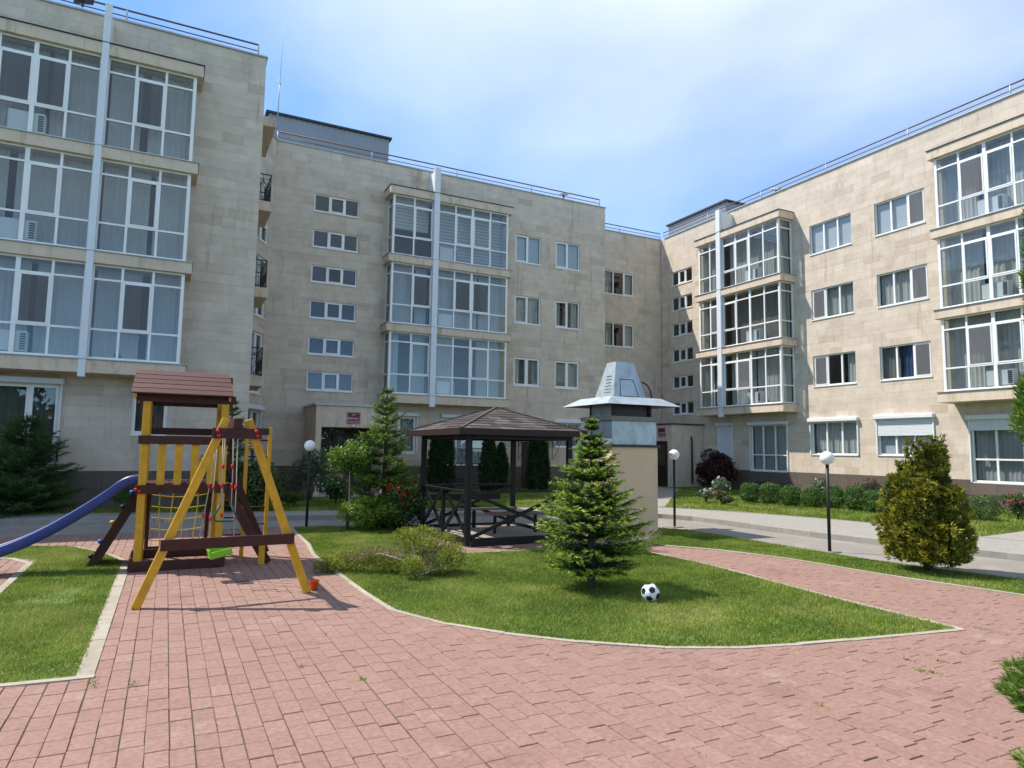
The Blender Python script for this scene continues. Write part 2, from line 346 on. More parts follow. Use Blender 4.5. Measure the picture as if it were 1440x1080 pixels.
path_a = [(13.2, 18.78), (14.9, 18.15), (23.0, 26.9), (23.4, 31.4), (21.0, 31.4), (20.6, 28.0)]; path_b = [(16.6, 9.2), (22, 9.9), (22, 8.4), (16.7, 7.4)]
struct(MB().poly(path_a, -.05, .104).build('path', 'paver_sheet'))
struct(MB().poly(path_b, -.05, .104).build('path', 'paver_sheet'))
far_lawn = pave_far + [(45, -6), (45, 45), (-30, 45)]
struct(MB().poly(far_lawn, .082).build('lawn', 'turf'))

lawn_c = smooth([(2.44, 10.5), (2.44, 9.2), (2.48, 8.05)], 2)[:-1] + smooth([(2.48, 8.05), (2.78, 7.25), (3.2, 6.6), (3.98, 5.79), (4.73, 5.3), (5.59, 5.03), (6.92, 4.81), (7.97, 4.66)], 4) + \
    [(8.03, 6.06), (8.25, 7.9), (8.38, 9.1), (8.36, 10.3), (8.3, 11.6), (5.0, 11.75), (5.05, 15.62), (7.9, 15.45), (8.1, 15.42), (5.2, 16.48), (3.1, 17.08), (2.72, 16.9), (2.6, 14), (2.43, 12.6)]
lawn_l = [(-.47, 12.9), (-.49, 6.73), (-1.06, 6.75), (-6, 6.9), (-6, 9.8), (-1.8, 9.8), (-1.83, 13.7), (-2.35, 14.06), (-6, 14.2), (-6, 15.95), (-2.64, 15.7), (-1.48, 15.24), (-.83, 14.05)]
lawn_r = [(9.2, 11.2), (9.75, 10.4), (10.2, 9.13), (10.35, 7.15), (10.69, 5.4), (10.95, 4.2), (12.4, 1.2), (13.2, 1.2)] + [p for p in road_near[::-1] if 1.4 < p[1] < 14.6 and p[0] > 10] + [(9.1, 15.1), (9.15, 13.0)]
lawns = [lawn_c, lawn_l, lawn_r]
for P in lawns: struct(MB().poly(P, .004).build('lawn', 'turf'))

plaza_P = [(-6, 1.2), (12.4, 1.2), (10.95, 4.2), (10.69, 5.4), (10.35, 7.15), (10.2, 9.13), (9.75, 10.4), (9.2, 11.2), (9.15, 13.0), (9.1, 15.1), (5.2, 16.48), (3.1, 17.08), (-6, 17.2)]
plaza = struct(MB().poly(plaza_P, -.0085).build('paving', 'joint_soil'))
bricks = []
CW, CL = .1435, .245
x = -5.9; i = 0
while x < 12.3:
    y = 1.2 + rnd.uniform(0, CL)
    drift = rnd.uniform(-.002, .002)
    while y < 17.1:
        ln = CL * rnd.choice((1, 1, 1, .94, 1.05))
        cx, cy = x + CW / 2, y + ln / 2
        if inpoly(cx, cy, plaza_P) and not any(all(inpoly(cx + i_ * CW / 2, cy + j_ * ln / 2, P) for i_ in (-1, 1) for j_ in (-1, 1)) for P in lawns):
            q = px((cx, cy, 0))
            if q and -500 < q[0] < 1900: bricks.append((q[2], seen((cx, cy, 0), 5), x + drift, y, ln))
        y += ln
    x += CW; i += 1
bricks.sort(key=lambda b: (not b[1], b[0]))
far_b = MB(); nb = 0
for k, (d, s, x, y, ln) in enumerate(bricks):
    g1, g2 = rnd.uniform(.0016, .0042), rnd.uniform(.001, .0042)
    t = min(1, max(0.02, rnd.gauss(.5, .12))); zt = rnd.uniform(-.003, .002); x += rnd.uniform(-.002, .002); y += rnd.uniform(-.003, .003)
    a = (x + g1, x + CW - g1, y + g2, y + ln - g2, -.05, zt)
    if s and nb < 300: unit('brick', 'brick', plaza, *a, kind='brick', tint=t); nb += 1
    else: unit_into(far_b, 'brick', *a, tint=t)
far_b.build('brick_field', 'brick', plaza)['kind'] = 'stuff'

def kerb(line, wd, z0, z1, m, parent, seg=(.6, 1.0), off=0.0, name='kerb_stone'):
    P = [Vector((*p, 0)) for p in line]; D = [0]
    for a, b in zip(P, P[1:]): D.append(D[-1] + (b - a).length)
    def pt(d):
        for i in range(len(P) - 1):
            if d <= D[i + 1] or i == len(P) - 2:
                return P[i].lerp(P[i + 1], (d - D[i]) / max(1e-6, D[i + 1] - D[i]))
    d = 0
    while d < D[-1] - .05:
        e = min(D[-1], d + rnd.uniform(*seg)); a, b = pt(d), pt(e); d = e
        if (b - a).length < .03: continue
        dr = (b - a).normalized(); F = Fr(a + Vector((0, 0, 0)), dr, Vector((-dr.y, dr.x, 0)))
        if not (seen(a, 200) or seen(b, 200)): continue
        unit(name, m, parent, -.001, (b - a).length - .001, off - wd / 2, off + wd / 2, z0, z1 + rnd.uniform(-.003, .003), F=F, kind='cube', tint=rnd.random())
edge_root = plaza
tip = max(range(len(lawn_c)), key=lambda i: lawn_c[i][0] - 2 * lawn_c[i][1])
kerb(lawn_c[:tip + 1], .07, -.1, .009, 'kerb', edge_root)
kerb(lawn_c[tip:tip + 6], .08, -.1, .010, 'kerb', edge_root)
kerb(lawn_c[tip + 5:tip + 7], .08, -.1, .010, 'kerb', edge_root)
kerb([(2.6, 14), (2.43, 12.6), (2.44, 10.5)], .08, -.1, .010, 'kerb', edge_root)
kerb([(2.72, 16.9), (2.6, 14)], .08, -.1, .010, 'kerb', edge_root)
kerb([(-.47, 12.9), (-.49, 6.73)], .13, -.1, .012, 'kerb', edge_root)
kerb([(-.42, 6.70), (-1.06, 6.75), (-4, 6.84)], .075, -.1, .010, 'kerb', edge_root)
kerb([(-2.64, 15.7), (-1.48, 15.24), (-.83, 14.05), (-.47, 12.9)], .08, -.1, .010, 'kerb', edge_root)
kerb([(-1.8, 9.8), (-1.83, 13.7), (-2.35, 14.06), (-4, 14.12)], .1, -.1, .012, 'kerb', edge_root)
kerb([(9.2, 11.2), (9.75, 10.4), (10.2, 9.13), (10.35, 7.15), (10.69, 5.4), (10.95, 4.2)], .08, -.1, .018, 'kerb', edge_root)
kerb(road_far, .16, -.1, .115, 'kerb_grey', pave, seg=(.9, 1.05), off=.0)
kerb(pave_far[6:], .08, -.1, .112, 'kerb_grey', pave, seg=(.9, 1.05))
# slabs of concrete under the lamp posts and in the road edge

# ------------------------------------------------------------------ foliage helpers (arrays of small faces)
def leaf_mesh(name, P, D, S, ln, wd, tint, m, parent=None, quad=True):
    """P base points, D unit directions, S unit side vectors, ln / wd sizes: one diamond or blade for each row"""
    n = len(P); ln = np.broadcast_to(ln, (n,))[:, None]; wd = np.broadcast_to(wd, (n,))[:, None]
    if quad: V = np.stack([P, P + D * ln * .45 + S * wd * .5, P + D * ln, P + D * ln * .45 - S * wd * .5], 1); k = 4
    else: V = np.stack([P - S * wd * .5, P + S * wd * .5, P + D * ln], 1); k = 3
    me = bpy.data.meshes.new(name)
    me.vertices.add(n * k); me.vertices.foreach_set('co', V.reshape(-1).astype(np.float32))
    me.loops.add(n * k); me.loops.foreach_set('vertex_index', np.arange(n * k, dtype=np.int32))
    me.polygons.add(n); me.polygons.foreach_set('loop_start', np.arange(n, dtype=np.int32) * k)
    me.update(calc_edges=True)
    me.attributes.new('tint', 'FLOAT', 'FACE').data.foreach_set('value', np.clip(tint, .01, 1).astype(np.float32))
    me.materials.append(MATS[m])
    o = bpy.data.objects.new(name, me); link(o, parent); WL[o] = Vector((0, 0, 0)); return o
rg = np.random.default_rng(11)
def unitv(v): return v / np.maximum(1e-9, np.linalg.norm(v, axis=-1, keepdims=True))
def rand_dirs(n): return unitv(rg.normal(size=(n, 3)))
def side(D): return unitv(np.cross(D, rand_dirs(len(D))))

def shell_frame(Nrm, tilt, up=0.0):                          # leaves lying mostly along the surface of their clump
    Nn = unitv(Nrm + rg.normal(size=Nrm.shape) * tilt); D = unitv(np.cross(Nn, rand_dirs(len(Nn))) + np.array([0, 0, up]) + Nrm * .35)
    return D, unitv(np.cross(Nn, D))
def sample_poly(P, dens):
    A = np.array(P); lo, hi = A.min(0), A.max(0); n = int((hi - lo).prod() * dens)
    q = rg.uniform(lo, hi, (n, 2)); c = np.zeros(n, bool)
    for i in range(len(A)):
        (x1, y1), (x2, y2) = A[i], A[i - 1]
        if y1 == y2: continue
        c ^= ((y1 > q[:, 1]) != (y2 > q[:, 1])) & (q[:, 0] < (x2 - x1) * (q[:, 1] - y1) / (y2 - y1) + x1)
    return q[c]
def in_view(q, mrg=.15):
    d = np.c_[q, np.zeros(len(q))] - np.array(CAM); z = d @ np.array(FW); x = d @ np.array(RT) / np.maximum(z, .1)
    return (z > .5) & (np.abs(x) < .752 + mrg)
def vnoise(q, s, seed):                                     # smooth value noise for patches
    r = np.random.default_rng(seed).random((64, 64)); a = q * s; i = np.floor(a).astype(int); f = a - i; f = f * f * (3 - 2 * f)
    g = lambda dx, dy: r[(i[:, 0] + dx) % 64, (i[:, 1] + dy) % 64]
    return (g(0, 0) * (1 - f[:, 0]) + g(1, 0) * f[:, 0]) * (1 - f[:, 1]) + (g(0, 1) * (1 - f[:, 0]) + g(1, 1) * f[:, 0]) * f[:, 1]
def edge_dist(q, P):
    A = np.array(P); m = np.full(len(q), 9.0)
    for i in range(len(A)):
        a, b = A[i - 1], A[i]; ab = b - a; t = np.clip(((q - a) @ ab) / max(1e-9, ab @ ab), 0, 1)
        m = np.minimum(m, np.linalg.norm(q - a - t[:, None] * ab, axis=1))
    return m
def grass(P, dens, h, wd, z, label, margin=0.0, skip=()):
    q = sample_poly(P, dens); q = q[in_view(q)]
    if margin: q = q[edge_dist(q, P) > margin * (.6 + .8 * rg.random(len(q)))]
    for S_ in skip: q = q[[not inpoly(x_, y_, S_) for x_, y_ in q]]
    pn = .5 * vnoise(q, 1.1, 3) + .3 * vnoise(q, 3.1, 4) + .2 * vnoise(q, 9, 5)
    bare = vnoise(q, .9, 8) * .6 + vnoise(q, 4, 9) * .4
    keep = rg.random(len(q)) > np.clip((bare - .70) * 6, 0, .8); q, pn = q[keep], pn[keep]; n = len(q)
    D = rg.normal(size=(n, 3)) * np.array([.55, .55, 0]); D[:, 2] = 1; D = unitv(D)
    t = (pn - .5) * 1.5 + .38 + rg.normal(size=n) * .15 + (rg.random(n) < .07) * .5
    o = leaf_mesh('grass', np.c_[q, np.full(n, z)], D, side(D), h * (.55 + .75 * rg.random(n)) * (.7 + .6 * pn), wd, t, 'grass', quad=False)
    return tag(o, label, 'grass', kind='stuff')
grass(lawn_c, 5200, .042, .011, .0, 'short green grass of the curved lawn island with the football', .05)
grass(lawn_l, 4200, .045, .011, .0, 'short green grass of the lawn beside the slide', .065)
grass(lawn_r, 3600, .045, .012, .0, 'short green grass of the verge with the golden thuja', .045)
far_vis = pave_far[6:] + [(26, -6), (26, 32), (-8, 32)]
grass(far_vis, 520, .075, .03, .08, 'grass of the lawns between the pavement and the apartment buildings', .05, (path_a, path_b))

def skeleton(b, base, top, r):
    base, top = Vector(base), Vector(top)
    b.tube([base, base.lerp(top, .35), base.lerp(top, .75), top], [r, r * .75, r * .4, r * .08], 8)

def conifer(name, base, h, rad, label, m, group=None, z0=.2, whorls=18, per=7, twig=.2, needle=.045, nw=.008, nper=13, prof=None, seed=1, droop=.1, fresh=.5, lean=(0, 0), wild=.2, flat=.42, tz=.16, f_on=.35):
    rs = np.random.default_rng(seed); B = Vector((base[0], base[1], base[2] if len(base) > 2 else 0))
    t = thing(name, B, label, 'tree', group)
    tr = MB(); skeleton(tr, B - Vector((0, 0, .05)), B + Vector((lean[0], lean[1], h)), .012 + .02 * h)
    prof = prof or (lambda s: min(1, s / .18 * .45 + .55) * (1 - s) ** .85 + .04)
    br = MB(); NP = []; ND = []; NT = []
    for wi in range(whorls):
        s = (wi + rs.uniform(-.3, .3)) / whorls; s = min(max(s, 0), .985); z = z0 + (h - z0) * s
        Lw = rad * prof(s); n = max(3, int(per * (.6 + .6 * (1 - s))))
        a0 = rs.uniform(0, 6.28)
        for k in range(n):
            az = a0 + 6.283 * k / n + rs.normal() * .22; ln = Lw * rs.uniform(.92 - wild, .92 + wild)
            up = -droop + .75 * s + rs.normal() * .08
            d = np.array([math.cos(az), math.sin(az), up]); d /= np.linalg.norm(d)
            p0 = np.array([B.x + lean[0] * s, B.y + lean[1] * s, B.z + z])
            curve = lambda f: p0 + d * ln * f + np.array([0, 0, ln * .12 * f * f])
            br.tube([curve(0), curve(.5), curve(1)], [.003 + .009 * ln, .002 + .004 * ln, .001], 4, cap=False)
            nt_ = max(3, int(ln / .055)); sd = np.array([-d[1], d[0], 0]); sd /= np.linalg.norm(sd)
            for j in range(nt_ + 1):
                f = .12 + .88 * j / nt_
                q = curve(f)
                for sgn in ((-1, 1) if j < nt_ else (0,)):
                    td = d * .75 + sd * sgn * rs.uniform(.6, .95) + np.array([0, 0, rs.normal() * tz - .02]); td /= np.linalg.norm(td)
                    tl = min(twig * 1.3, (twig * (1.1 - .62 * f) + .02) * rs.uniform(.75, 1.2)) * (.28 + .72 * min(1, ln / .42))
                    ff = np.sort(rs.random(nper)); pts = q + td * (ff * tl)[:, None]
                    nd = td * .85 + rs.normal(size=(nper, 3)) * np.array([.6, .6, flat]); nd /= np.linalg.norm(nd, axis=1)[:, None]
                    NP.append(pts); ND.append(nd)
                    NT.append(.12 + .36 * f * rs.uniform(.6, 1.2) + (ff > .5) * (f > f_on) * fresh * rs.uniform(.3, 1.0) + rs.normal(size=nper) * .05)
    NP, ND, NT = np.concatenate(NP), np.concatenate(ND), np.concatenate(NT)
    tk = tr.build('trunk', 'bark', t); br.build('branches', 'bark', tk)['kind'] = 'stuff'
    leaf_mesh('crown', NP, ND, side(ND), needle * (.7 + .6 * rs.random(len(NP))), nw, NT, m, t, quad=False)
    return t

def clump_shrub(name, base, h, rx, ry, label, m, cat='shrub', group=None, n=3500, leaf=.05, lw=.03, shell=.62, clumps=16, z0=.08, stems=6, seed=1, flowers=None, upright=.2, bark='bark', stem_r=.012, ellipsoid=True, tint0=.25):
    rs = np.random.default_rng(seed); B = Vector((base[0], base[1], base[2] if len(base) > 2 else 0))
    t = thing(name, B, label, cat, group)
    C = rs.normal(size=(clumps, 3)); C /= np.linalg.norm(C, axis=1)[:, None]
    C *= (rs.random(clumps) ** .45 * .72)[:, None]
    cr = rs.uniform(.26, .44, clumps); w_ = cr ** 2; w_ /= w_.sum()
    idx = rs.choice(clumps, n, p=w_); dv = rs.normal(size=(n, 3)); dv /= np.linalg.norm(dv, axis=1)[:, None]
    rr = shell + (1 - shell) * rs.random(n) ** .5
    q = C[idx] + dv * (cr[idx] * rr)[:, None]
    hz = (h - z0) / 2
    P = np.c_[B.x + q[:, 0] * rx, B.y + q[:, 1] * ry, B.z + z0 + hz + q[:, 2] * hz / .98]
    P[:, 2] = np.maximum(P[:, 2], B.z + .01)
    D, S = shell_frame(dv, .55, upright)
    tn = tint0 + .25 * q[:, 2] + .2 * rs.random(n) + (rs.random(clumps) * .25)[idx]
    st = MB()
    for k in range(stems):
        c = C[rs.integers(clumps)]
        st.tube([B + Vector((rs.uniform(-.04, .04), rs.uniform(-.04, .04), -.02)), B + Vector((c[0] * rx * .4, c[1] * ry * .4, z0 + hz * .7)), B + Vector((c[0] * rx, c[1] * ry, z0 + hz + c[2] * hz))], [stem_r, stem_r * .7, stem_r * .3], 5)
    st.build('stems', bark, t)
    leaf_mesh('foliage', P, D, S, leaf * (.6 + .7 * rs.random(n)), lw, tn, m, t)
    if flowers:
        fm, nf, fs = flowers
        for k in range(nf):
            i_ = rs.integers(n)
            while P[i_, 2] < B.z + z0 + hz * .8: i_ = rs.integers(n)
            v = unitv((P[i_] - np.array([B.x, B.y, B.z + z0 + hz]))[None])[0]
            c = P[i_] + v * fs * .6; fb = MB()
            pd = unitv(rs.normal(size=(11, 3)) * .7 + v)
            for d_ in pd:
                s_ = unitv(np.cross(d_, rs.normal(size=3))[None])[0] * fs * .45; e_ = np.cross(d_, s_) * .4
                fb.add([c, c + d_ * fs * .55 + s_ + e_, c + d_ * fs, c + d_ * fs * .55 - s_ - e_], [(0, 1, 2, 3)], rs.random() * .98 + .01)
            fb.build('flower', fm, t)
    return t

def ball_bush(base, rad, h, label, group, seed, m='box_green', name='boxwood_bush', cat='bush', n=3600, squash=.0):
    rs = np.random.default_rng(seed); B = Vector(base); t = thing(name, B, label, cat, group)
    dv = rs.normal(size=(n, 3)); dv /= np.linalg.norm(dv, axis=1)[:, None]
    lump = 1 + .07 * np.sin(dv[:, 0] * 4 + seed) * np.sin(dv[:, 1] * 5 + 2 * seed) + .05 * np.sin(dv[:, 2] * 7 + seed)
    rr = (.70 + .32 * rs.random(n) ** .6) * lump
    e = np.sign(dv) * np.abs(dv) ** (.85)
    P = np.c_[B.x + e[:, 0] * rad * rr, B.y + e[:, 1] * rad * rr, B.z + h * .5 + e[:, 2] * h * .5 * rr]; P[:, 2] = np.maximum(P[:, 2], B.z + .02)
    D, S = shell_frame(dv, .4, .2)
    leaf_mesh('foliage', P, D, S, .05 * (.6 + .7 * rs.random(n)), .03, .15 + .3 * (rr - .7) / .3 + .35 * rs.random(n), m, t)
    st = MB()
    for k in range(4): st.tube([B, B + Vector((rs.uniform(-.5, .5) * rad, rs.uniform(-.5, .5) * rad, h * .6))], [.014, .006], 5)
    st.build('stems', 'bark', t); return t

def thuja(name, base, h, rad, label, m, group=None, n=2600, prof=None, spray=.13, seed=1, cat='tree', z0=.05, leaves=7, lw=.018, lobes=None, out=.5, gaps=0.0, low=0.0, clump=0):
    """upright evergreen made of flat fans: each spray is a bunch of narrow blades pointing up and out"""
    rs = np.random.default_rng(seed); B = Vector((base[0], base[1], base[2] if len(base) > 2 else 0)); t = thing(name, B, label, cat, group)
    prof = prof or (lambda s: np.minimum(1, .55 + 2.2 * s) * (1 - s) ** .6)
    lobes = lobes or [(0, 0, h, 1.0)]
    PP, DD, TT = [], [], []
    for lx, ly, lh, lr in lobes:
        k = int(n * lh / h * lr); s = rs.random(k) ** .9; az = rs.uniform(0, 6.283, k)
        bump = 1 + .16 * np.sin(az * 3 + s * 9 + seed) + .10 * np.sin(az * 7 - s * 17 + seed * 2) + .07 * np.sin(s * 40 + az * 2)
        rr = prof(s) * rad * lr * bump * (.55 + .47 * rs.random(k) ** .45)
        c = np.c_[B.x + lx + np.cos(az) * rr, B.y + ly + np.sin(az) * rr, B.z + z0 + s * (lh - z0)]
        if gaps:
            g = np.sin(c[:, 0] * 9 + seed) * np.sin(c[:, 1] * 8) * np.sin(c[:, 2] * 7 + seed); kk = g < 1 - gaps; c, az, s, rr = c[kk], az[kk], s[kk], rr[kk]
        k = len(c); d = np.c_[np.cos(az) * out, np.sin(az) * out, np.full(k, .8)] + rs.normal(size=(k, 3)) * .28; d = unitv(d)
        cl = 9.0 * np.ones(k); cs = c[rs.choice(k, max(6, int(clump * lh * lr)), replace=False)] if clump else c[:0]
        for q_ in cs: cl = np.minimum(cl, np.linalg.norm(c - q_, axis=1))
        bump_ = np.exp(-(cl / (.05 + .035 * rad)) ** 2)[:, None] if clump else np.zeros((k, 1))
        c = c + np.c_[np.cos(az), np.sin(az), .6 * np.ones(k)] * bump_ * .075
        sd = side(d)
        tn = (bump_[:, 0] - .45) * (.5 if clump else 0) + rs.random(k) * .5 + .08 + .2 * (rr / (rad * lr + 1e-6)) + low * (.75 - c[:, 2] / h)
        for j in range(leaves):
            a = (j / max(1, leaves - 1) - .5) * 1.5
            dj = unitv(d * math.cos(a) + sd * math.sin(a) + rs.normal(size=(k, 3)) * .15)
            PP.append(c + d * spray * .25 * rs.random((k, 1))); DD.append(dj); TT.append(tn + rs.normal(size=k) * .08 + .12 * (abs(a) < .4))
    PP, DD, TT = np.concatenate(PP), np.concatenate(DD), np.concatenate(TT)
    tr = MB()
    for lx, ly, lh, lr in lobes: skeleton(tr, B + Vector((0, 0, -.05)), B + Vector((lx, ly, lh * .93)), .015 + .015 * lh)
    tr.build('trunk', 'bark', t)
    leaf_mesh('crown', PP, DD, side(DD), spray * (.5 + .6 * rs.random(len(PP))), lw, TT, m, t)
    return t

# ------------------------------------------------------------------ the apartment buildings
TILES = []                                                  # stone slabs waiting to be built: (pixels, building, wall, args, frame, tint, material)
ZTOP, ZPL = 14.5, 1.15
def facade(th, F, u0, u1, holes, ztop=ZTOP, zpl=ZPL, reveal=.2, tiles=True, m='stone', name='wall'):
    us = sorted({u0, u1, *[v for h in holes for v in h[:2] if u0 < v < u1]}); zs = sorted({-.1, ztop, *[v for h in holes for v in h[2:4] if -.1 < v < ztop]})
    b = MB()
    for a, c in zip(us, us[1:]):
        for e, f in zip(zs, zs[1:]):
            mu, mz = (a + c) / 2, (e + f) / 2
            if any(h[0] < mu < h[1] and h[2] < mz < h[3] for h in holes): continue
            b.quad(F.p(a, -.02, e), F.p(c, -.02, e), F.p(c, -.02, f), F.p(a, -.02, f))
    for h in holes:
        a, c, e, f = h[:4]
        for q in (((a, e), (c, e)), ((c, e), (c, f)), ((c, f), (a, f)), ((a, f), (a, e))):
            (p1, z1), (p2, z2) = q
            b.quad(F.p(p1, -.02, z1), F.p(p2, -.02, z2), F.p(p2, -reveal, z2), F.p(p1, -reveal, z1), .45)
    wl = b.build(name, m, th)
    if not tiles: return wl
    def rows(za, zb, course, lens, mm, n1):
        z = za; j = 0
        while z < zb - .02:
            ze = min(zb, z + course)
            if zb - ze < .12: ze = zb
            js = [u0]
            while js[-1] < u1: js.append(js[-1] + rnd.uniform(*lens))
            js[-1] = u1
            base_t = rnd.gauss(.5, .07)
            cuts = sorted({z, ze, *[v for h in holes for v in h[2:4] if z + .015 < v < ze - .015]})
            ts = [min(1, max(.02, rnd.gauss(base_t, .19))) for _ in js]
            for a, c in zip(cuts, cuts[1:]):
                mz = (a + c) / 2; blk = sorted((h[0], h[1]) for h in holes if h[2] < mz < h[3])
                for k, (p, q) in enumerate(zip(js, js[1:])):
                    seg = [(p, q)]
                    for h0, h1 in blk:
                        seg = [s for x0, x1 in seg for s in ((x0, min(x1, h0)), (max(x0, h1), x1)) if s[1] - s[0] > .03]
                    for x0, x1 in seg:
                        ctr = F.p((x0 + x1) / 2, 0, mz); pq = px(ctr); vis = seen(ctr, 0)
                        ar = (x1 - x0) * (c - a) / pq[2] ** 2 if (pq and vis) else 0
                        TILES.append((ar, th, wl, (x0 + .0012, x1 - .0012, -.03, n1 + rnd.uniform(-.001, .0012), a + .0012, c - .0012), F, ts[k], mm))
            z = ze; j += 1
    rows(0.0, zpl, .56, (.8, 1.1), 'plinth', .03)
    rows(zpl, ztop, .302, (.52, .92), 'stone', 0.0)
    return wl
def build_tiles():
    byth = {}
    for t in TILES: byth.setdefault(t[1], []).append(t)
    for th, ts in byth.items():
        ts.sort(key=lambda t: -t[0]); mass = {}; first = {}
        for k, (ar, _, wl, a, F, t, m) in enumerate(ts):
            if k < 300 and ar > 0: unit('stone_slab', m, wl, *a, F=F, kind='stone', tint=t)
            else: unit_into(mass.setdefault(m, MB()), 'stone', *a, F=F, tint=t); first[m] = wl
        for m, b in mass.items(): b.build('stone_cladding' if m == 'stone' else 'plinth_cladding', m, th)['kind'] = 'stuff'

def curtain(parent, F, u0, u1, z0, z1, n, t, wl=.15, amp=.022, gap=0.0, m='curtain', name='curtain'):
    b = MB(); k = max(4, int((u1 - u0) / wl * 5)); ph = rnd.uniform(0, 6); r1 = []
    for i in range(k + 1):
        u = u0 + (u1 - u0) * i / k
        r1.append((u, n + amp * math.sin(6.283 * u / wl + ph) + amp * .5 * math.sin(6.283 * u / wl * .37 + ph * 2)))
    V = [F.p(u, q, z0) for u, q in r1] + [F.p(u, q * 1.0, z1) for u, q in r1]
    b.add(V, [(i, i + 1, k + 2 + i, k + 1 + i) for i in range(k)], t, True)
    return b.build(name, m, parent)
def room(parent, F, u0, u1, z0, z1, n0, n1):
    b = MB(); p = F.p
    b.quad(p(u0, n1, z0), p(u1, n1, z0), p(u1, n1, z1), p(u0, n1, z1))
    b.quad(p(u0, n0, z0), p(u0, n1, z0), p(u0, n1, z1), p(u0, n0, z1)); b.quad(p(u1, n0, z0), p(u1, n1, z0), p(u1, n1, z1), p(u1, n0, z1))
    b.quad(p(u0, n0, z0), p(u1, n0, z0), p(u1, n1, z0), p(u0, n1, z0)); b.quad(p(u0, n0, z1), p(u1, n0, z1), p(u1, n1, z1), p(u0, n1, z1))
    return b.build('interior', 'room', parent)

def window(th, F, u0, u1, z0, z1, cols, rows=(), sash=(), netc=(), box=False, shut=0.0, cur='full', sill=True, blue=(), n=-.10):
    """frame mesh (the part) with its panes, sill, curtain and shutter below it"""
    b = MB(); e = .05; us = [u0, *cols, u1]; zs = [z0, *rows, z1]; d0, d1 = n - .035, n + .035
    b.box(u0, u0 + e, d0, d1, z0, z1, F); b.box(u1 - e, u1, d0, d1, z0, z1, F)
    b.box(u0 + e, u1 - e, d0, d1, z0, z0 + e, F); b.box(u0 + e, u1 - e, d0, d1, z1 - e, z1, F)
    for c in cols: b.box(c - .036, c + .036, d0, d1 + .003, z0 + e, z1 - e, F)
    for r in rows: b.box(u0 + e, u1 - e, d0, d1 + .006, r - .03, r + .03, F)
    cells = []
    for i in range(len(us) - 1):
        for j in range(len(zs) - 1):
            a = us[i] + (e if i == 0 else .036); c = us[i + 1] - (e if i == len(us) - 2 else .036)
            f = zs[j] + (e if j == 0 else .03); g = zs[j + 1] - (e if j == len(zs) - 2 else .03)
            if (i, j) in sash or (i in sash):
                s = .045; q0, q1 = n - .03, n + .052
                b.box(a, a + s, q0, q1, f, g, F); b.box(c - s, c, q0, q1, f, g, F); b.box(a + s, c - s, q0, q1, f, f + s, F); b.box(a + s, c - s, q0, q1, g - s, g, F)
                a += s; c -= s; f += s; g -= s
            cells.append((i, j, a, c, f, g))
    o = b.build('window', 'pvc', th)
    for i, j, a, c, f, g in cells:
        unit('pane', 'glass', o, a - .004, c + .004, n - .014, n - .006, f - .004, g + .004, F)
        if i in netc: unit('insect_screen', 'insect_net', o, a, c, n + .06, n + .064, f, g, F)
    if sill: MB().box(u0 - .015, u1 + .015, -.05, .035, z0 - .045, z0 - .003, F).build('sill', 'pvc', o)
    if cur == 'full': curtain(o, F, u0 + .02, u1 - .02, z0 + .02, z1 - .02, n - .17, rnd.uniform(.2, .95))
    elif cur == 'part':
        w_ = (u1 - u0) * rnd.uniform(.25, .4); curtain(o, F, u0 + .02, u0 + w_, z0 + .02, z1 - .02, n - .17, rnd.uniform(.4, .9)); curtain(o, F, u1 - w_ * .8, u1 - .02, z0 + .02, z1 - .02, n - .17, rnd.uniform(.3, .9))
    elif cur == 'dark': curtain(o, F, u0 + .02, u1 - .02, z0 + .02, z1 - .02, n - .3, .03)
    elif cur == 'roller':
        MB().box(u0 + .03, u1 - .03, n - .09, n - .085, z0 + (z1 - z0) * rnd.uniform(0.02, .1), z1, F, t=.9).build('roller_blind', 'blind', o)
    elif cur == 'blue':
        curtain(o, F, u0 + .02, u0 + (u1 - u0) * .62, z0 + .02, z1 - .02, n - .17, .5, m='drape_blue'); curtain(o, F, u0 + (u1 - u0) * .66, u1, z0, z1, n - .17, .12)
    room(o, F, u0, u1, z0, z1, n - .05, n - 1.4)
    if box:
        MB().box(u0 - .1, u1 + .1, -.02, .17, z1 + .0, z1 + .17, F).build('shutter_box', 'shutter', o, bevel=.025)
        for q in (u0 - .055, u1 + .005): MB().box(q, q + .05, -.02, .055, z0 - .02, z1 - .001, F).build('shutter_rail', 'shutter', o)
        if shut:
            zz = z1; k = 0
            while zz > z1 - shut:
                unit('shutter_slat', 'shutter', o, u0 - .004, u1 + .004, .01, .022, zz - .052, zz - .004, F); zz -= .055
    return o

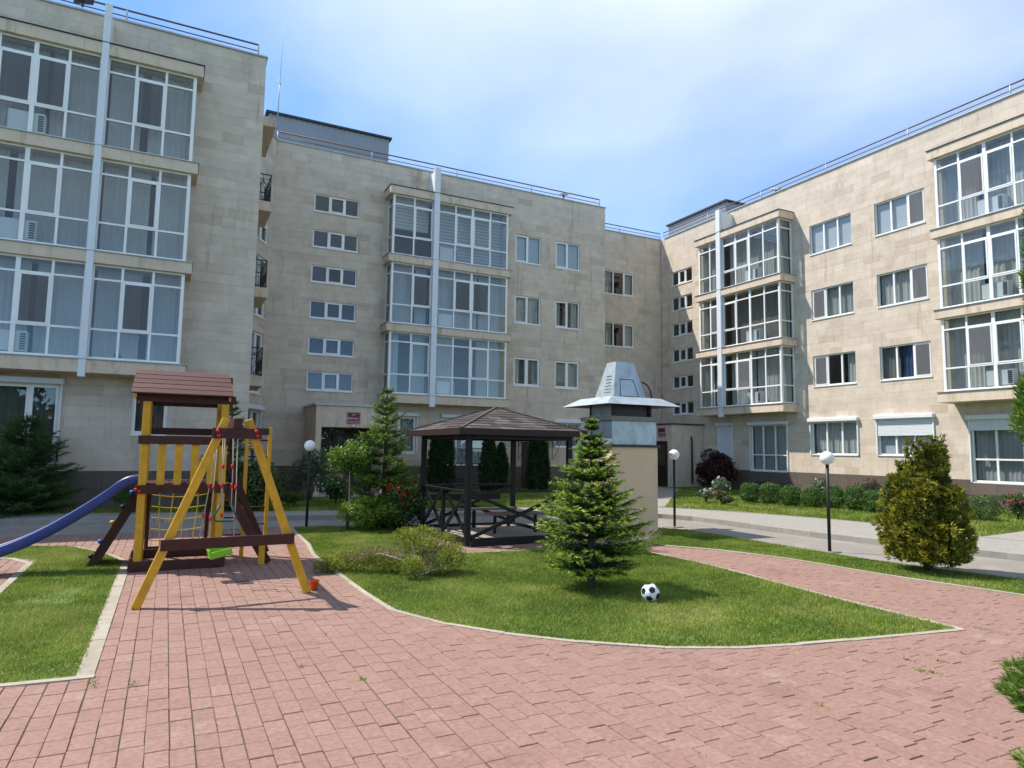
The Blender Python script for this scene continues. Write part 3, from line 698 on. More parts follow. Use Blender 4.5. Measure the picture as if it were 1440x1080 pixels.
FL0, FL1 = 4.22, 6.86                                        # glazing of the first bay storey; the others follow every 3 m
def bay(th, F, cols, gaps, thick, proj, k, pattern, sides=(True, True), side_first=None):
    """one storey of a glazed bay: frame, panes, curtains; gaps = column spans taken by the pilaster"""
    z0, z1 = FL0 + 3 * k, FL1 + 3 * k; zs = [z0, z0 + .82, z0 + 2.22, z1]; b = MB(); d0, d1 = proj - .075, proj - .005
    ua, ub = cols[0], cols[-1]
    for c in cols:
        h = .055 if c in thick else .032
        if c == ua: b.box(c, c + .09, proj - .10, proj, z0, z1, F)
        elif c == ub: b.box(c - .09, c, proj - .10, proj, z0, z1, F)
        else: b.box(c - h, c + h, d0, d1, z0 + .06, z1 - .05, F)
    b.box(ua + .09, ub - .09, d0, d1, z0, z0 + .06, F); b.box(ua + .09, ub - .09, d0, d1, z1 - .05, z1, F)
    for r in zs[1:3]: b.box(ua + .09, ub - .09, d0 + .004, d1 + .005, r - .028, r + .028, F)
    cells = []
    for i in range(len(cols) - 1):
        if i in gaps: continue
        for j in range(3):
            a = cols[i] + (.09 if i == 0 else .055 if cols[i] in thick else .032); c = cols[i + 1] - (.09 if i == len(cols) - 2 else .055 if cols[i + 1] in thick else .032)
            f = zs[j] + (.06 if j == 0 else .028); g = zs[j + 1] - (.05 if j == 2 else .028)
            if j == 1 and i in pattern.get('sash', ()):
                s = .045; q0, q1 = proj - .06, proj + .012
                b.box(a, a + s, q0, q1, f, g, F); b.box(c - s, c, q0, q1, f, g, F); b.box(a + s, c - s, q0, q1, f, f + s, F); b.box(a + s, c - s, q0, q1, g - s, g, F); a += s; c -= s; f += s; g -= s
            cells.append((i, j, a, c, f, g))
    for s, u in ((0, ua), (1, ub)):
        if not sides[s]: continue
        a, c = (u, u + .07) if s == 0 else (u - .07, u)
        b.box(a, c, .0, .06, z0, z1, F); b.box(a, c, .06, proj - .10, z0, z0 + .06, F); b.box(a, c, .06, proj - .10, z1 - .05, z1, F)
        for r in zs[1:3]: b.box(a + .003, c - .003, .06, proj - .10, r - .028, r + .028, F)
    o = b.build('bay_window', 'pvc', th)
    for i, j, a, c, f, g in cells:
        unit('pane', 'glass', o, a - .004, c + .004, proj - .045, proj - .037, f - .004, g + .004, F)
        if j == 1 and i in pattern.get('net', ()): unit('insect_screen', 'insect_net', o, a, c, proj + .014, proj + .018, f, g, F)
    for s, u in ((0, ua), (1, ub)):
        if sides[s]:
            for j in range(3): unit('pane', 'glass', o, u + (.03 if s == 0 else -.038), u + (.038 if s == 0 else -.03), .06, proj - .10, zs[j] + .04, zs[j + 1] - .04, F)
            curtain(o, Fr(F.p(u + (.14 if s == 0 else -.14), 0, 0), F.n, F.u), .05, proj - .2, z0 + .05, z1 - .02, 0, rnd.uniform(.4, .8), amp=.015)
    MB().box(ua - .03, ub + .03, proj - .001, proj + .05, z0 - .03, z0 + .012, F).build('sill', 'pvc', o)
    i0 = 0; runs = []
    for i in range(len(cols) - 1):
        if i in gaps:
            runs.append((cols[i0], cols[i])); i0 = i + 1
    runs.append((cols[i0], cols[-1]))
    kind = pattern.get('cur', 'full')
    for a, c in runs:
        nn = proj - .44
        if kind == 'zebra':
            zb = z0 + (1.28 if pattern.get('half') and a == runs[pattern['half'][0]][0] else .02); bb = MB(); z = z1 - .02
            while z > zb: bb.box(a + .06, c - .06, nn, nn + .004, z - .075, z - .003, F, t=.9); bb.box(a + .06, c - .06, nn - .012, nn - .008, z - .15, z - .07, F, t=.03); z -= .15
            bb.build('zebra_blind', 'blind', o)
        elif kind == 'full': 
            m_ = a + (c - a) * rnd.uniform(.35, .65); t = rnd.uniform(.45, .95)
            curtain(o, F, a + .06, m_ - rnd.uniform(0, .12), z0 + .03, z1 - .02, nn, t); curtain(o, F, m_ + rnd.uniform(0, .12), c - .06, z0 + .03, z1 - .02, nn - .03, min(1, t + .1))
        elif kind == 'dark': curtain(o, F, a + .06, c - .06, z0 + .03, z1 - .02, nn - .1, .05, wl=.4)
        elif kind == 'part':
            curtain(o, F, a + .06, a + (c - a) * .3, z0 + .03, z1 - .02, nn, .85); curtain(o, F, a + (c - a) * .62, c - .06, z0 + .03, z1 - .02, nn - .04, .6)
    room(o, F, ua + .05, ub - .05, z0 + .005, z1 - .005, -.0, -1.5)
    return o
def bay_slabs(th, F, ua, ub, proj):
    zs = [(FL0 - .40, FL0 - .035)] + [(FL1 + 3 * k, FL0 + 3 * k + 2.965) for k in (0, 1)] + [(FL1 + 6, FL1 + 6.34)]
    for k, (a, c) in enumerate(zs):
        o = MB().box(ua - .17, ub + .17, -.02, proj + .13, a, c, F).build('balcony_slab', 'band', th, bevel=.008)
        MB().box(ua - .20, ub + .20, -.02, proj + .17, c, c + .022, F).build('flashing', 'dark_trim' if k == 3 else 'coping', o)
def pilaster(th, F, u0, u1, proj):
    o = MB().box(u0, u1, proj + .02, proj + .16, 3.7, ZTOP - .12, F).build('pilaster', 'pillar_metal', th, bevel=.012)
    um = (u0 + u1) / 2
    b = MB(); V = [F.p(u, n, z) for u in (um - .06, um + .06) for n, z in ((.0, 13.32), (proj + .02, 13.42), (proj + .02, 14.3), (.0, 14.3))]
    b.add(V, [(0, 1, 2, 3), (4, 7, 6, 5), (0, 4, 5, 1), (1, 5, 6, 2), (2, 6, 7, 3), (3, 7, 4, 0)]); b.build('bracket_plate', 'pvc', o)
    return o
def roof_rail(th, F, u0, u1, posts, z=ZTOP + .05, n=-.12, h=.40):
    b = MB(); b.tube([F.p(u0, n, z + h), F.p(u1, n, z + h)], .028, 6); b.tube([F.p(u0, n, z + h * .48), F.p(u1, n, z + h * .48)], .018, 6)
    o = b.build('roof_railing', 'rail_rust', th)
    for u in posts: MB().tube([F.p(u, n, z - .05), F.p(u, n, z + h)], .028, 6).build('post', 'rail_grey', o)
    return o
def iron_rail(th, F, u0, u1, n0, n1, z, h, name='balcony_railing', front=True):
    """wrought iron guard: rails, uprights and crossed bars; n0 back, n1 front"""
    b = MB(); r = .012
    def run(P, Q):
        L_ = (Q - P).length; k = max(1, round(L_ / .28))
        for zz in (.06, h): b.beam(P + Z * zz, Q + Z * zz, .03, .03)
        b.beam(P + Z * (h - .16), Q + Z * (h - .16), .015, .015)
        for i in range(k + 1): b.beam(P.lerp(Q, i / k) + Z * .0, P.lerp(Q, i / k) + Z * h, .016, .016)
        for i in range(k):
            a, c = P.lerp(Q, i / k), P.lerp(Q, (i + 1) / k)
            b.beam(a + Z * .06, c + Z * (h - .16), .012, .012); b.beam(c + Z * .06, a + Z * (h - .16), .012, .012)
    A, B_, C_, D_ = (F.p(u0, n0, z), F.p(u0, n1, z), F.p(u1, n1, z), F.p(u1, n0, z))
    run(A, B_); run(B_, C_); run(C_, D_)
    return b.build(name, 'iron', th)
def ac_unit(F, u, n, z, label, flip=False):
    t = thing('air_conditioner', F.p(u + .42, n, z), label, 'air conditioner', 'air conditioners in the glazed bays')
    b = MB().box(u, u + .84, n - .30, n, z + .03, z + .58, F).build('casing', 'ac_white', t, bevel=.015)
    g = MB(); a = u + (.68 if not flip else .03)
    for i in range(7): g.box(a, a + .13, n + .001, n + .012, z + .08 + i * .065, z + .125 + i * .065, F)
    g.build('grille', 'ac_dark', t)
    MB().box(u + .08, u + .14, n - .3, n, z, z + .03, F).build('foot', 'ac_dark', t); MB().box(u + .7, u + .76, n - .3, n, z, z + .03, F).build('foot', 'ac_dark', t)
def block(th, P, z0, z1, name='shell'):                      # the far sides and the roof of a building, open at the facade lines given by None
    b = MB()
    n = len(P)
    for i in range(n):
        (x1, y1, s1), (x2, y2, _) = P[i], P[(i + 1) % n]
        if s1: b.quad((x1, y1, z0), (x2, y2, z0), (x2, y2, z1), (x1, y1, z1))
    o = b.build('rear_wall', 'stone', th)
    MB().add([(x, y, z1 - .12) for x, y, _ in P], [tuple(range(n))]).build('roof', 'roof_felt', th); return o
def coping(th, F, u0, u1): return MB().box(u0, u1, -.35, .05, ZTOP, ZTOP + .05, F).build('coping', 'coping', th)

PJ = .8
# ---- left building
LB = thing('apartment_building', (-6, 22.5, 0), 'beige stone apartment building at the left, nearest block with the wide glazed bay', 'building', 'apartment buildings round the courtyard')
FL = Fr((0, 22.5, 0), (1, 0, 0), (0, -1, 0))
lc = [-5.40, -4.59, -3.775, -3.0, -2.25, -2.07, -1.364, -.60, .20]
hol = [(-5.4, .2, FL0 + 3 * k, FL1 + 3 * k) for k in range(3)] + [(-4.75, -2.72, 1.3, 3.53), (-.95, -.03, 2.2, 3.3)]
facade(LB, FL, -12, 2.2, hol)
for k, pat in enumerate([dict(cur='full', net=(2, 6), sash=(2, 6)), dict(cur='full', sash=(2, 6)), dict(cur='full', net=(1, 2, 6), sash=(1, 2, 6))]):
    bay(LB, FL, lc, {4}, {-3.775}, PJ + .05, k, pat)
bay_slabs(LB, FL, -5.4, .2, PJ + .05); pilaster(LB, FL, -2.25, -2.07, PJ + .05)
window(LB, FL, -4.75, -2.72, 1.3, 3.53, [-3.42], sash=(0, 1), box=True, cur='dark', sill=True)
window(LB, FL, -.95, -.03, 2.2, 3.3, [], sash=(0,), cur='dark')
iron_rail(LB, FL, -4.85, -2.66, .02, .30, 1.26, .82)
FLs = Fr((2.2, 22.5, 0), (0, 1, 0), (1, 0, 0))
facade(LB, FLs, 0, 4.0, [])
block(LB, [(-12, 22.5, 0), (2.2, 22.5, 0), (2.2, 26.5, 1), (2.2, 36, 1), (-12, 36, 1)], 0, ZTOP)
coping(LB, FL, -12, 2.24); coping(LB, FLs, .36, 4.0)
roof_rail(LB, FL, -12, 1.95, [-9.3, -5.55, -1.8, 1.95])
for k in range(4):
    z = 3.9 + 3 * k
    o = MB().box(1.45, 3.4 if k < 3 else 4.2, .0, .56, z, z + .34, FLs).build('balcony_slab', 'band', LB, bevel=.01)
    if k < 3: iron_rail(LB, FLs, 1.5, 3.3, .0, .5, z + .34, .95)
# ---- middle building with the recessed corner
MBd = thing('apartment_building', (11, 28.6, 0), 'long beige stone apartment building across the back with six stair windows and a glazed bay', 'building', 'apartment buildings round the courtyard')
FM = Fr((0, 28.6, 0), (1, 0, 0), (0, -1, 0))
mc = [8.15, 9.11, 9.965, 10.23, 11.05, 11.885, 12.777, 13.69]
st = [(11.82, 12.56), (10.28, 11.02), (8.78, 9.50), (7.26, 8.0), (5.74, 6.46), (4.25, 5.02)]
hol = [(8.15, 13.69, FL0 + 3 * k, FL1 + 3 * k) for k in range(3)] + [(4.98, 6.88, a, b) for a, b in st] + [(a, b, 4.97 + 3 * k, 6.32 + 3 * k) for k in range(3) for a, b in ((14.47, 15.9), (16.73, 18.15))]
hol += [(8.92, 9.72, 1.7, 3.3), (10.95, 13.1, 1.2, 3.3), (14.95, 16.45, 0.0, 2.3), (16.78, 18.2, 2.1, 3.25)]
facade(MBd, FM, 3.35, 19.68, hol)
for k, pat in enumerate([dict(cur='part', sash=(1, 5)), dict(cur='full', net=(1, 4, 5), sash=(1, 4, 5)), dict(cur='zebra', sash=(1, 4, 5), half=(0,))]):
    bay(MBd, FM, mc, {2}, {11.885}, PJ, k, pat)
bay_slabs(MBd, FM, 8.15, 13.69, PJ); pilaster(MBd, FM, 9.965, 10.23, PJ)
for k, (a, b) in enumerate(st): window(MBd, FM, 4.98, 6.88, a, b, [5.63, 6.27], sash=(1,), cur='none', netc=(1,) if k == 2 else ())
for k in range(3):
    for i, (a, b) in enumerate(((14.47, 15.9), (16.73, 18.15))):
        window(MBd, FM, a, b, 4.97 + 3 * k, 6.32 + 3 * k, [(a + b) / 2], sash=(0, 1) if k == 0 else (0,), cur=['part', 'full', 'roller'][k] if i == 0 else ['full', 'part', 'roller'][k])
window(MBd, FM, 8.92, 9.72, 1.7, 3.3, [], sash=(0,), box=True, cur='full')
window(MBd, FM, 10.95, 13.1, 1.2, 3.3, [11.65, 12.4], rows=[1.95], box=True, cur='roller')
window(MBd, FM, 16.78, 18.2, 2.1, 3.25, [17.5], box=True, cur='full')
iron_rail(MBd, FM, 10.9, 13.15, .03, .35, 1.1, .85)
dr = MB().box(14.97, 16.43, -.18, -.12, .02, 2.28, FM).build('door', 'door_dark', MBd); MB().box(16.2, 16.24, -.12, -.06, 1.0, 1.2, FM).build('handle', 'steel', dr)
cb = MB()
for s in range(8):
    a0, a1 = math.pi * s / 8, math.pi * (s + 1) / 8
    cb.quad(FM.p(15.7 - .95 * math.cos(a0), .0, 2.45 + .22 * math.sin(a0)), FM.p(15.7 - .95 * math.cos(a1), .0, 2.45 + .22 * math.sin(a1)), FM.p(15.7 - .95 * math.cos(a1), .9, 2.40 + .2 * math.sin(a1)), FM.p(15.7 - .95 * math.cos(a0), .9, 2.40 + .2 * math.sin(a0)))
cn = cb.build('door_canopy', 'white_render', MBd); ib = MB()
for u in (14.78, 16.62):
    ib.tube([FM.p(u, .02, 1.5), FM.p(u, .35, 1.75), FM.p(u, .75, 2.2), FM.p(u, .88, 2.42)], .012, 5); ib.tube([FM.p(u, .02, 1.45), FM.p(u, .02, 2.5)], .012, 5); ib.tube([FM.p(u, .02, 2.43), FM.p(u, .88, 2.42)], .012, 5)
    ib.tube([FM.p(u, .15 + .1 * math.cos(a), 2.2 + .1 * math.sin(a)) for a in np.linspace(0, 6.28, 10)], .008, 5)
ib.build('canopy_bracket', 'iron', MBd)
ch = Vector((3.35 - 2.2, 28.6 - 26.5, 0)).normalized()
FC = Fr((2.2, 26.5, 0), ch, (ch.y, -ch.x, 0))
hol = [(.75, 2.1, 3.95 + 3 * k, 6.32 + 3 * k) for k in range(3)] + [(.75, 2.1, 1.2, 3.3)]
facade(MBd, FC, 0, 2.394, hol)
for h in hol: window(MBd, FC, *h, [1.42], rows=[h[2] + .7], sash=(1,), cur='full' if h[2] > 2 else 'part', box=h[2] < 2)
coping(MBd, FM, 3.33, 19.72); coping(MBd, FC, 0, 2.36)
roof_rail(MBd, FM, 3.4, 19.4, [3.4, 7.37, 11.42, 15.38, 19.4]); roof_rail(MBd, FC, .2, 2.3, [.2])
FMs = Fr((19.68, 28.6, 0), (0, 1, 0), (1, 0, 0)); facade(MBd, FMs, 0, 2.9, [])
coping(MBd, FMs, .36, 3.0)
FRc = Fr((0, 31.5, 0), (1, 0, 0), (0, -1, 0))
hol = [(21.55, 23.72, 4.85 + 3 * k, 6.2 + 3 * k) for k in range(3)]
facade(MBd, FRc, 19.68, 25.67, hol)
for k, h in enumerate(hol): window(MBd, FRc, *h, [22.28, 23.0], cur=['part', 'part', 'part'][k], sash=(2,))
coping(MBd, FRc, 19.68, 25.66); roof_rail(MBd, FRc, 19.7, 25.7, [22.77, 25.7])
block(MBd, [(3.35, 28.6, 0), (19.68, 28.6, 0), (19.68, 31.5, 0), (25.67, 31.5, 0), (25.67, 42, 1), (2.2, 42, 1), (2.2, 26.5, 0)], 0, ZTOP)
# porch with the house sign
FP = Fr((0, 26.2, 0), (1, 0, 0), (0, -1, 0))
po = MB()
po.box(4.96, 5.18, -2.38, 0, .1, 3.5, FP); po.box(7.5, 7.72, -2.38, 0, .1, 3.5, FP); po.box(5.18, 7.5, -2.38, 0, 2.68, 3.5, FP)
pr_ = po.build('porch', 'band', MBd, bevel=.006)
MB().box(4.90, 7.78, -2.38, .07, 3.5, 3.57, FP).build('porch_coping', 'coping', pr_)
for a, c in ((5.2, 5.95), (5.99, 6.72), (6.76, 7.48)):
    unit('pane', 'glass', pr_, a + .04, c - .04, -1.42, -1.41, .2, 2.0, FP)
fb = MB()
for u in (5.2, 5.97, 6.74, 7.48): fb.box(u - .035, u + .035, -1.46, -1.38, .1, 2.66, FP)
fb.box(5.2, 7.48, -1.45, -1.39, 2.02, 2.10, FP); fb.box(5.2, 7.48, -1.45, -1.39, .9, .97, FP)
fb.build('door_frame', 'door_dark', pr_)
unit('fanlight', 'glass', pr_, 5.22, 7.46, -1.42, -1.41, 2.1, 2.64, FP)
MB().box(5.18, 7.5, -2.36, -1.5, .1, 2.66, FP).build('hall', 'room', pr_)
MB().box(4.8, 7.9, -2.3, .9, .08, .14, FP).build('step', 'paver', pr_)
def sign(name, F, u0, u1, z0, z1, n, lines, label):
    t = thing(name, F.p((u0 + u1) / 2, n, z0), label, 'sign')
    MB().box(u0, u1, n, n + .03, z0, z1, F).build('plate', 'sign_red', t, bevel=.01)
    bb = MB(); e = .018
    for a, c, d, f in ((u0 + e, u1 - e, z0 + e, z0 + e + .008), (u0 + e, u1 - e, z1 - e - .008, z1 - e), (u0 + e, u0 + e + .008, z0 + e + .008, z1 - e - .008), (u1 - e - .008, u1 - e, z0 + e + .008, z1 - e - .008)): bb.box(a, c, n + .031, n + .034, d, f, F)
    bb.build('border', 'sign_white', t)
    for s, z, size in lines:
        cu = bpy.data.curves.new('lettering', 'FONT'); cu.body = s; cu.size = size; cu.align_x = 'CENTER'; cu.extrude = .001; cu.materials.append(MATS['sign_white'])
        tmp = bpy.data.objects.new('tmp', cu); col.objects.link(tmp); bpy.context.view_layer.update()
        me = bpy.data.meshes.new_from_object(tmp.evaluated_get(bpy.context.evaluated_depsgraph_get())); bpy.data.objects.remove(tmp)
        o = bpy.data.objects.new('lettering', me); link(o, t)
        M = Matrix.Identity(4)
        for j in range(3): M[j][0] = F.u[j]; M[j][1] = Z[j]; M[j][2] = F.n[j]; M[j][3] = F.p((u0 + u1) / 2, n + .034, z)[j]
        o.matrix_basis = M
    return t
sign('house_sign', FP, 6.12, 6.64, 2.82, 3.27, .002, [('корпус 5', 2.99, .135), ('подъезд III', 2.88, .085), ('дом', 3.15, .07)], 'dark red house sign with white lettering above the entrance of the long back building')
bell = thing('entrance_lamp', FP.p(6.36, .03, 2.70), 'round pale lamp under the dark red house sign', 'lamp')
MB().lathe(FP.p(6.36, .05, 2.70), [(.0, .0), (.05, .01), (.055, .05), (.03, .09), (0, .1)], 12).build('shade', 'globe', bell); MB().box(6.34, 6.38, 0, .05, 2.73, 2.77, FP).build('mount', 'dark_trim', bell)

# ---- right building
RB = thing('apartment_building', (25.67, 17, 0), 'sunlit beige apartment building along the right side with two glazed bays', 'building', 'apartment buildings round the courtyard')
FR = Fr((25.67, 0, 0), (0, 1, 0), (-1, 0, 0))
ra = [22.0, 22.93, 23.82, 24.71, 25.59, 25.89, 26.51, 27.33]
rb = [9.2, 10.1, 10.97, 11.27, 12.145, 13.03, 13.9, 14.76]
rst = [(11.5, 12.3), (10.02, 10.79), (8.52, 9.26), (7.04, 7.77), (5.53, 6.22), (4.04, 4.74)]
hol = [(22.0, 27.33, FL0 + 3 * k, FL1 + 3 * k) for k in range(3)] + [(9.2, 14.76, FL0 + 3 * k, FL1 + 3 * k) for k in range(3)] + [(28.82, 30.56, a, b) for a, b in rst]
hol += [(a, b, 4.93 + 3 * k, 6.28 + 3 * k) for k in range(3) for a, b in ((18.87, 20.98), (15.69, 17.78))]
hol += [(22.53, 24.73, 1.1, 3.28), (26.0, 26.9, .9, 3.3), (18.9, 21.18, 1.92, 3.33), (15.74, 17.98, 1.93, 3.35), (10.1, 14.4, 1.03, 3.22)]
facade(RB, FR, 2, 31.48, hol, zpl=1.09)
for k, pat in enumerate([dict(cur='full', net=(2,), sash=(2, 3, 5)), dict(cur='dark', net=(5,), sash=(3, 5)), dict(cur='full', sash=(2, 3))]):
    bay(RB, FR, ra, {4}, {23.82}, PJ + .05, k, pat)
bay_slabs(RB, FR, 22.0, 27.33, PJ + .05); pilaster(RB, FR, 25.59, 25.89, PJ + .05)
for k, pat in enumerate([dict(cur='full', net=(5,), sash=(4, 5)), dict(cur='full', sash=(4, 5)), dict(cur='full', net=(5,), sash=(4, 5))]):
    bay(RB, FR, rb, {2}, {13.03}, PJ + .05, k, pat)
bay_slabs(RB, FR, 9.2, 14.76, PJ + .05); pilaster(RB, FR, 10.97, 11.27, PJ + .05)
for k, (a, b) in enumerate(rst): window(RB, FR, 28.82, 30.56, a, b, [29.4, 29.98], sash=(1,), cur='none')
for k in range(3):
    a, b = 18.87, 20.98
    window(RB, FR, a, b, 4.93 + 3 * k, 6.28 + 3 * k, [a + .7, a + 1.4], sash=(2,) if k < 2 else (), netc=(2,) if k < 2 else (), cur=['part', 'full', 'roller'][k])
    a, b = 15.69, 17.78
    window(RB, FR, a, b, 4.93 + 3 * k, 6.28 + 3 * k, [a + .7, a + 1.4], sash=(0,), netc=(0,), cur=['blue', 'full', 'roller'][k])
window(RB, FR, 22.53, 24.73, 1.1, 3.28, [23.27, 24.0], rows=[1.85], box=True, cur='full')
window(RB, FR, 26.0, 26.9, .9, 3.3, [], box=True, shut=2.4, cur='none')
window(RB, FR, 18.9, 21.18, 1.92, 3.33, [19.66, 20.42], box=True, cur='full')
window(RB, FR, 15.74, 17.98, 1.93, 3.35, [16.5, 17.25], box=True, shut=.62, cur='roller')
window(RB, FR, 10.1, 14.4, 1.03, 3.22, [11.15, 12.2, 12.75, 13.6], rows=[1.82], box=True, shut=.36, cur='full')
coping(RB, FR, 2, 31.13); roof_rail(RB, FR, 2, 31.4, [5, 8.8, 12.57, 16.3, 20.1, 23.87, 27.63])
block(RB, [(25.67, 2, 0), (25.67, 31.5, 1), (25.67, 42, 1), (38, 42, 1), (38, 2, 1)], 0, ZTOP)
rp_ = MB().box(23.47, 25.65, 28.0, 31.48, .05, 3.36).build('porch', 'band', RB, bevel=.006)
MB().box(23.40, 25.65, 27.93, 31.48, 3.36, 3.43).build('porch_coping', 'dark_trim', rp_)
MB().box(23.44, 23.468, 28.35, 30.9, .1, 2.5).build('door', 'door_dark', rp_)
unit('pane', 'glass', rp_, 23.43, 23.438, 28.5, 29.5, .9, 2.3)
dp = MB().tube([(24.75, 27.93, .3), (24.75, 27.93, 2.55), (24.75, 27.99, 2.75)], .05, 8).build('downpipe', 'dark_trim', rp_)
FQ = Fr((23.47, 0, 0), (0, 1, 0), (-1, 0, 0))
sign('house_sign', FQ, 28.5, 29.1, 2.72, 3.2, .004, [('корпус 5', 2.9, .14), ('подъезд IV', 2.79, .085)], 'dark red house sign beside the corner entrance behind the grill chimney')
vents = MB()
# ---- roof houses, mast and roof odds and ends
def roof_house(th, x0, x1, y0, y1, h):
    b = MB(); z0 = ZTOP - .1
    def run(P, Q):
        P, Q = Vector(P), Vector(Q); n = int((Q - P).length / .06); nr = Vector(((Q - P).y, -(Q - P).x, 0)).normalized()
        V = []
        for i in range(n + 1):
            q = P.lerp(Q, i / n) + nr * (.018 if i % 4 in (1, 2) else 0); V += [q + Z * z0, q + Z * (ZTOP + h)]
        b.add(V, [(2 * i, 2 * i + 2, 2 * i + 3, 2 * i + 1) for i in range(n)])
    run((x0, y0, 0), (x1, y0, 0)); run((x1, y0, 0), (x1, y1, 0)); run((x1, y1, 0), (x0, y1, 0)); run((x0, y1, 0), (x0, y0, 0))
    o = b.build('roof_house', 'corrugated', th)
    MB().box(x0 - .12, x1 + .12, y0 - .12, y1 + .12, ZTOP + h, ZTOP + h + .09).build('roof_sheet', 'dark_trim', o)
roof_house(MBd, 3.2, 8.65, 30.6, 36, 2.05)
roof_house(RB, 27.2, 33, 27.7, 32.6, 1.45)
mast = thing('antenna_mast', (2.95, 26.6, ZTOP), 'thin antenna mast on the roof beside the left building', 'antenna')
MB().tube([(3.1, 26.5, ZTOP - .1), (3.12, 26.5, 16.1)], .022, 6).build('pole', 'rail_grey', mast); MB().tube([(3.12, 26.5, 16.1), (3.18, 26.5, 18.35)], [.012, .005], 6).build('whip', 'rail_grey', mast)
MB().box(3.07, 3.17, 26.45, 26.55, 15.85, 16.1).build('coil_box', 'ac_white', mast)
def flood(x, y, z, rz, label):
    t = thing('floodlight', (x, y, z), label, 'lamp'); c, s = math.cos(rz), math.sin(rz); F = Fr((x, y, 0), (c, s, 0), (-s, c, 0))
    MB().box(-.03, .03, -.03, .03, z, z + .18, F).build('bracket', 'dark_trim', t)
    b = MB(); b.beam(F.p(-.22, 0, z + .12), F.p(.26, 0, z + .26), .22, .09); b.build('housing', 'dark_trim' if x < 3 else 'rail_grey', t)
flood(-2.9, 22.35, ZTOP + .05, .2, 'black floodlight on the roof edge of the left building'); flood(17.1, 28.5, ZTOP + .05, .1, 'grey floodlight on the roof edge of the back building')
flood(25.75, 22.9, ZTOP + .05, 1.6, 'grey floodlight on the roof edge of the right building')
for u in (23.9, 20.2, 17.2, 13.3): MB().box(u, u + .55, .02, .036, .42, .60, FR).build('cellar_vent', 'ac_dark', RB)
for u in (8.9, 11.6, 17.2): MB().box(u, u + .8, .02, .036, .30, .62, FM).build('cellar_vent', 'ac_dark', MBd)
build_tiles()
nm = ['first', 'second', 'third']
fl = ['lowest', 'middle', 'top']
for k in range(3):
    z = FL0 + 3 * k + .06
    ac_unit(FM, 10.35, PJ - .09, z, 'white air conditioner behind the lower panes of the %s glazed storey, back building' % fl[k], False)
    ac_unit(FL, -4.3, PJ - .05, z, 'white air conditioner behind the lower panes of the %s glazed storey, left building' % fl[k], False)
    ac_unit(FR, 12.55, PJ - .05, z, 'white air conditioner in the %s glazed storey of the bay by the right edge' % fl[k], True)
    ac_unit(FR, 23.35, PJ - .05, z, 'white air conditioner in the %s glazed storey of the bay near the inner corner' % fl[k], True)

# ------------------------------------------------------------------ gazebo
X0, X1, Y0, Y1 = 5.38, 7.72, 12.55, 15.2
gz = thing('gazebo', ((X0 + X1) / 2, (Y0 + Y1) / 2, 0), 'black wooden gazebo with brown shingled hip roof behind the small fir', 'gazebo')
for x, y in ((X0, Y0), (X1, Y0), (X1, Y1), (X0, Y1)): MB().box(x - .055, x + .055, y - .055, y + .055, 0.02, 2.3).build('post', 'wood_black', gz, bevel=.008)
MB().box(X0 - .04, X1 + .04, Y0 - .04, Y1 + .04, -.01, .095).build('floor', 'deck', gz)
for a, b in (((X0, Y0), (X1, Y0)), ((X1, Y0), (X1, Y1)), ((X0, Y1), (X1, Y1)), ((X0, Y0), (X0, Y1))):
    A, B = Vector((*a, 0)), Vector((*b, 0)); d = (B - A).normalized(); A2, B2 = A + d * .068, B - d * .068
    MB().beam(A2 + Z * .075, B2 + Z * .075, .11, .15).build('sill_beam', 'wood_black', gz, bevel=.006)
    MB().beam(A2 + Z * 2.2, B2 + Z * 2.2, .09, .16).build('top_beam', 'wood_black', gz)
    entry = a == (X1, Y0)
    if entry: continue
    MB().beam(A2 + Z * 1.06, B2 + Z * 1.06, .07, .045).build('hand_rail', 'wood_black', gz, bevel=.004)
    Mm = A.lerp(B, .5)
    if a == (X0, Y0) and b == (X0, Y1):
        MB().beam(Mm + Z * .15, Mm + Z * 1.04, .07, .07, up=d).build('baluster', 'wood_black', gz)
        spans = ((A2, Mm - d * .035), (Mm + d * .035, B2))
    else: spans = ((A2, B2),)
    for P, Q in spans:
        sd = d.cross(Z) * .022
        MB().beam(P + Z * .17 + sd, Q + Z * 1.03 + sd, .04, .07).build('cross_brace', 'wood_black', gz); MB().beam(P + Z * 1.03 - sd, Q + Z * .17 - sd, .04, .07).build('cross_brace', 'wood_black', gz)
for y in (14.85, 14.7): MB().box(X0 + .15, X1 - .15, y - .065, y + .065, .50, .54).build('bench_board', 'bench_wood', gz, bevel=.004)
for y0_, y1_ in ((13.3, 13.44), (13.47, 13.61), (13.64, 13.78)): MB().box(6.3, 7.6, y0_, y1_, .50, .54).build('bench_board', 'bench_wood', gz, bevel=.004)
for x in (5.7, 6.5, 7.4): MB().box(x - .02, x + .02, 14.72, 14.84, .1, .5).build('bench_leg', 'wood_black', gz)
for x in (6.45, 7.45): MB().box(x - .02, x + .02, 13.5, 13.58, .1, .5).build('bench_leg', 'wood_black', gz)
MB().box(5.45, 7.3, 15.02, 15.08, .72, .86).build('bench_back', 'wood_black', gz)
ex0, ex1, ey0, ey1, ez = 5.08, 7.97, 12.28, 15.5, 2.31
C4 = [Vector((ex0, ey0, ez)), Vector((ex1, ey0, ez)), Vector((ex1, ey1, ez)), Vector((ex0, ey1, ez))]; AP = Vector((6.60, 13.9, 2.85))
rb_ = MB()
for i in range(4): rb_.add([C4[i], C4[(i + 1) % 4], AP], [(0, 1, 2)])
roof = rb_.build('roof', 'shingle', gz)
sf = MB().add([c - Z * .015 for c in C4], [(0, 1, 2, 3)]).build('soffit', 'soffit', gz)
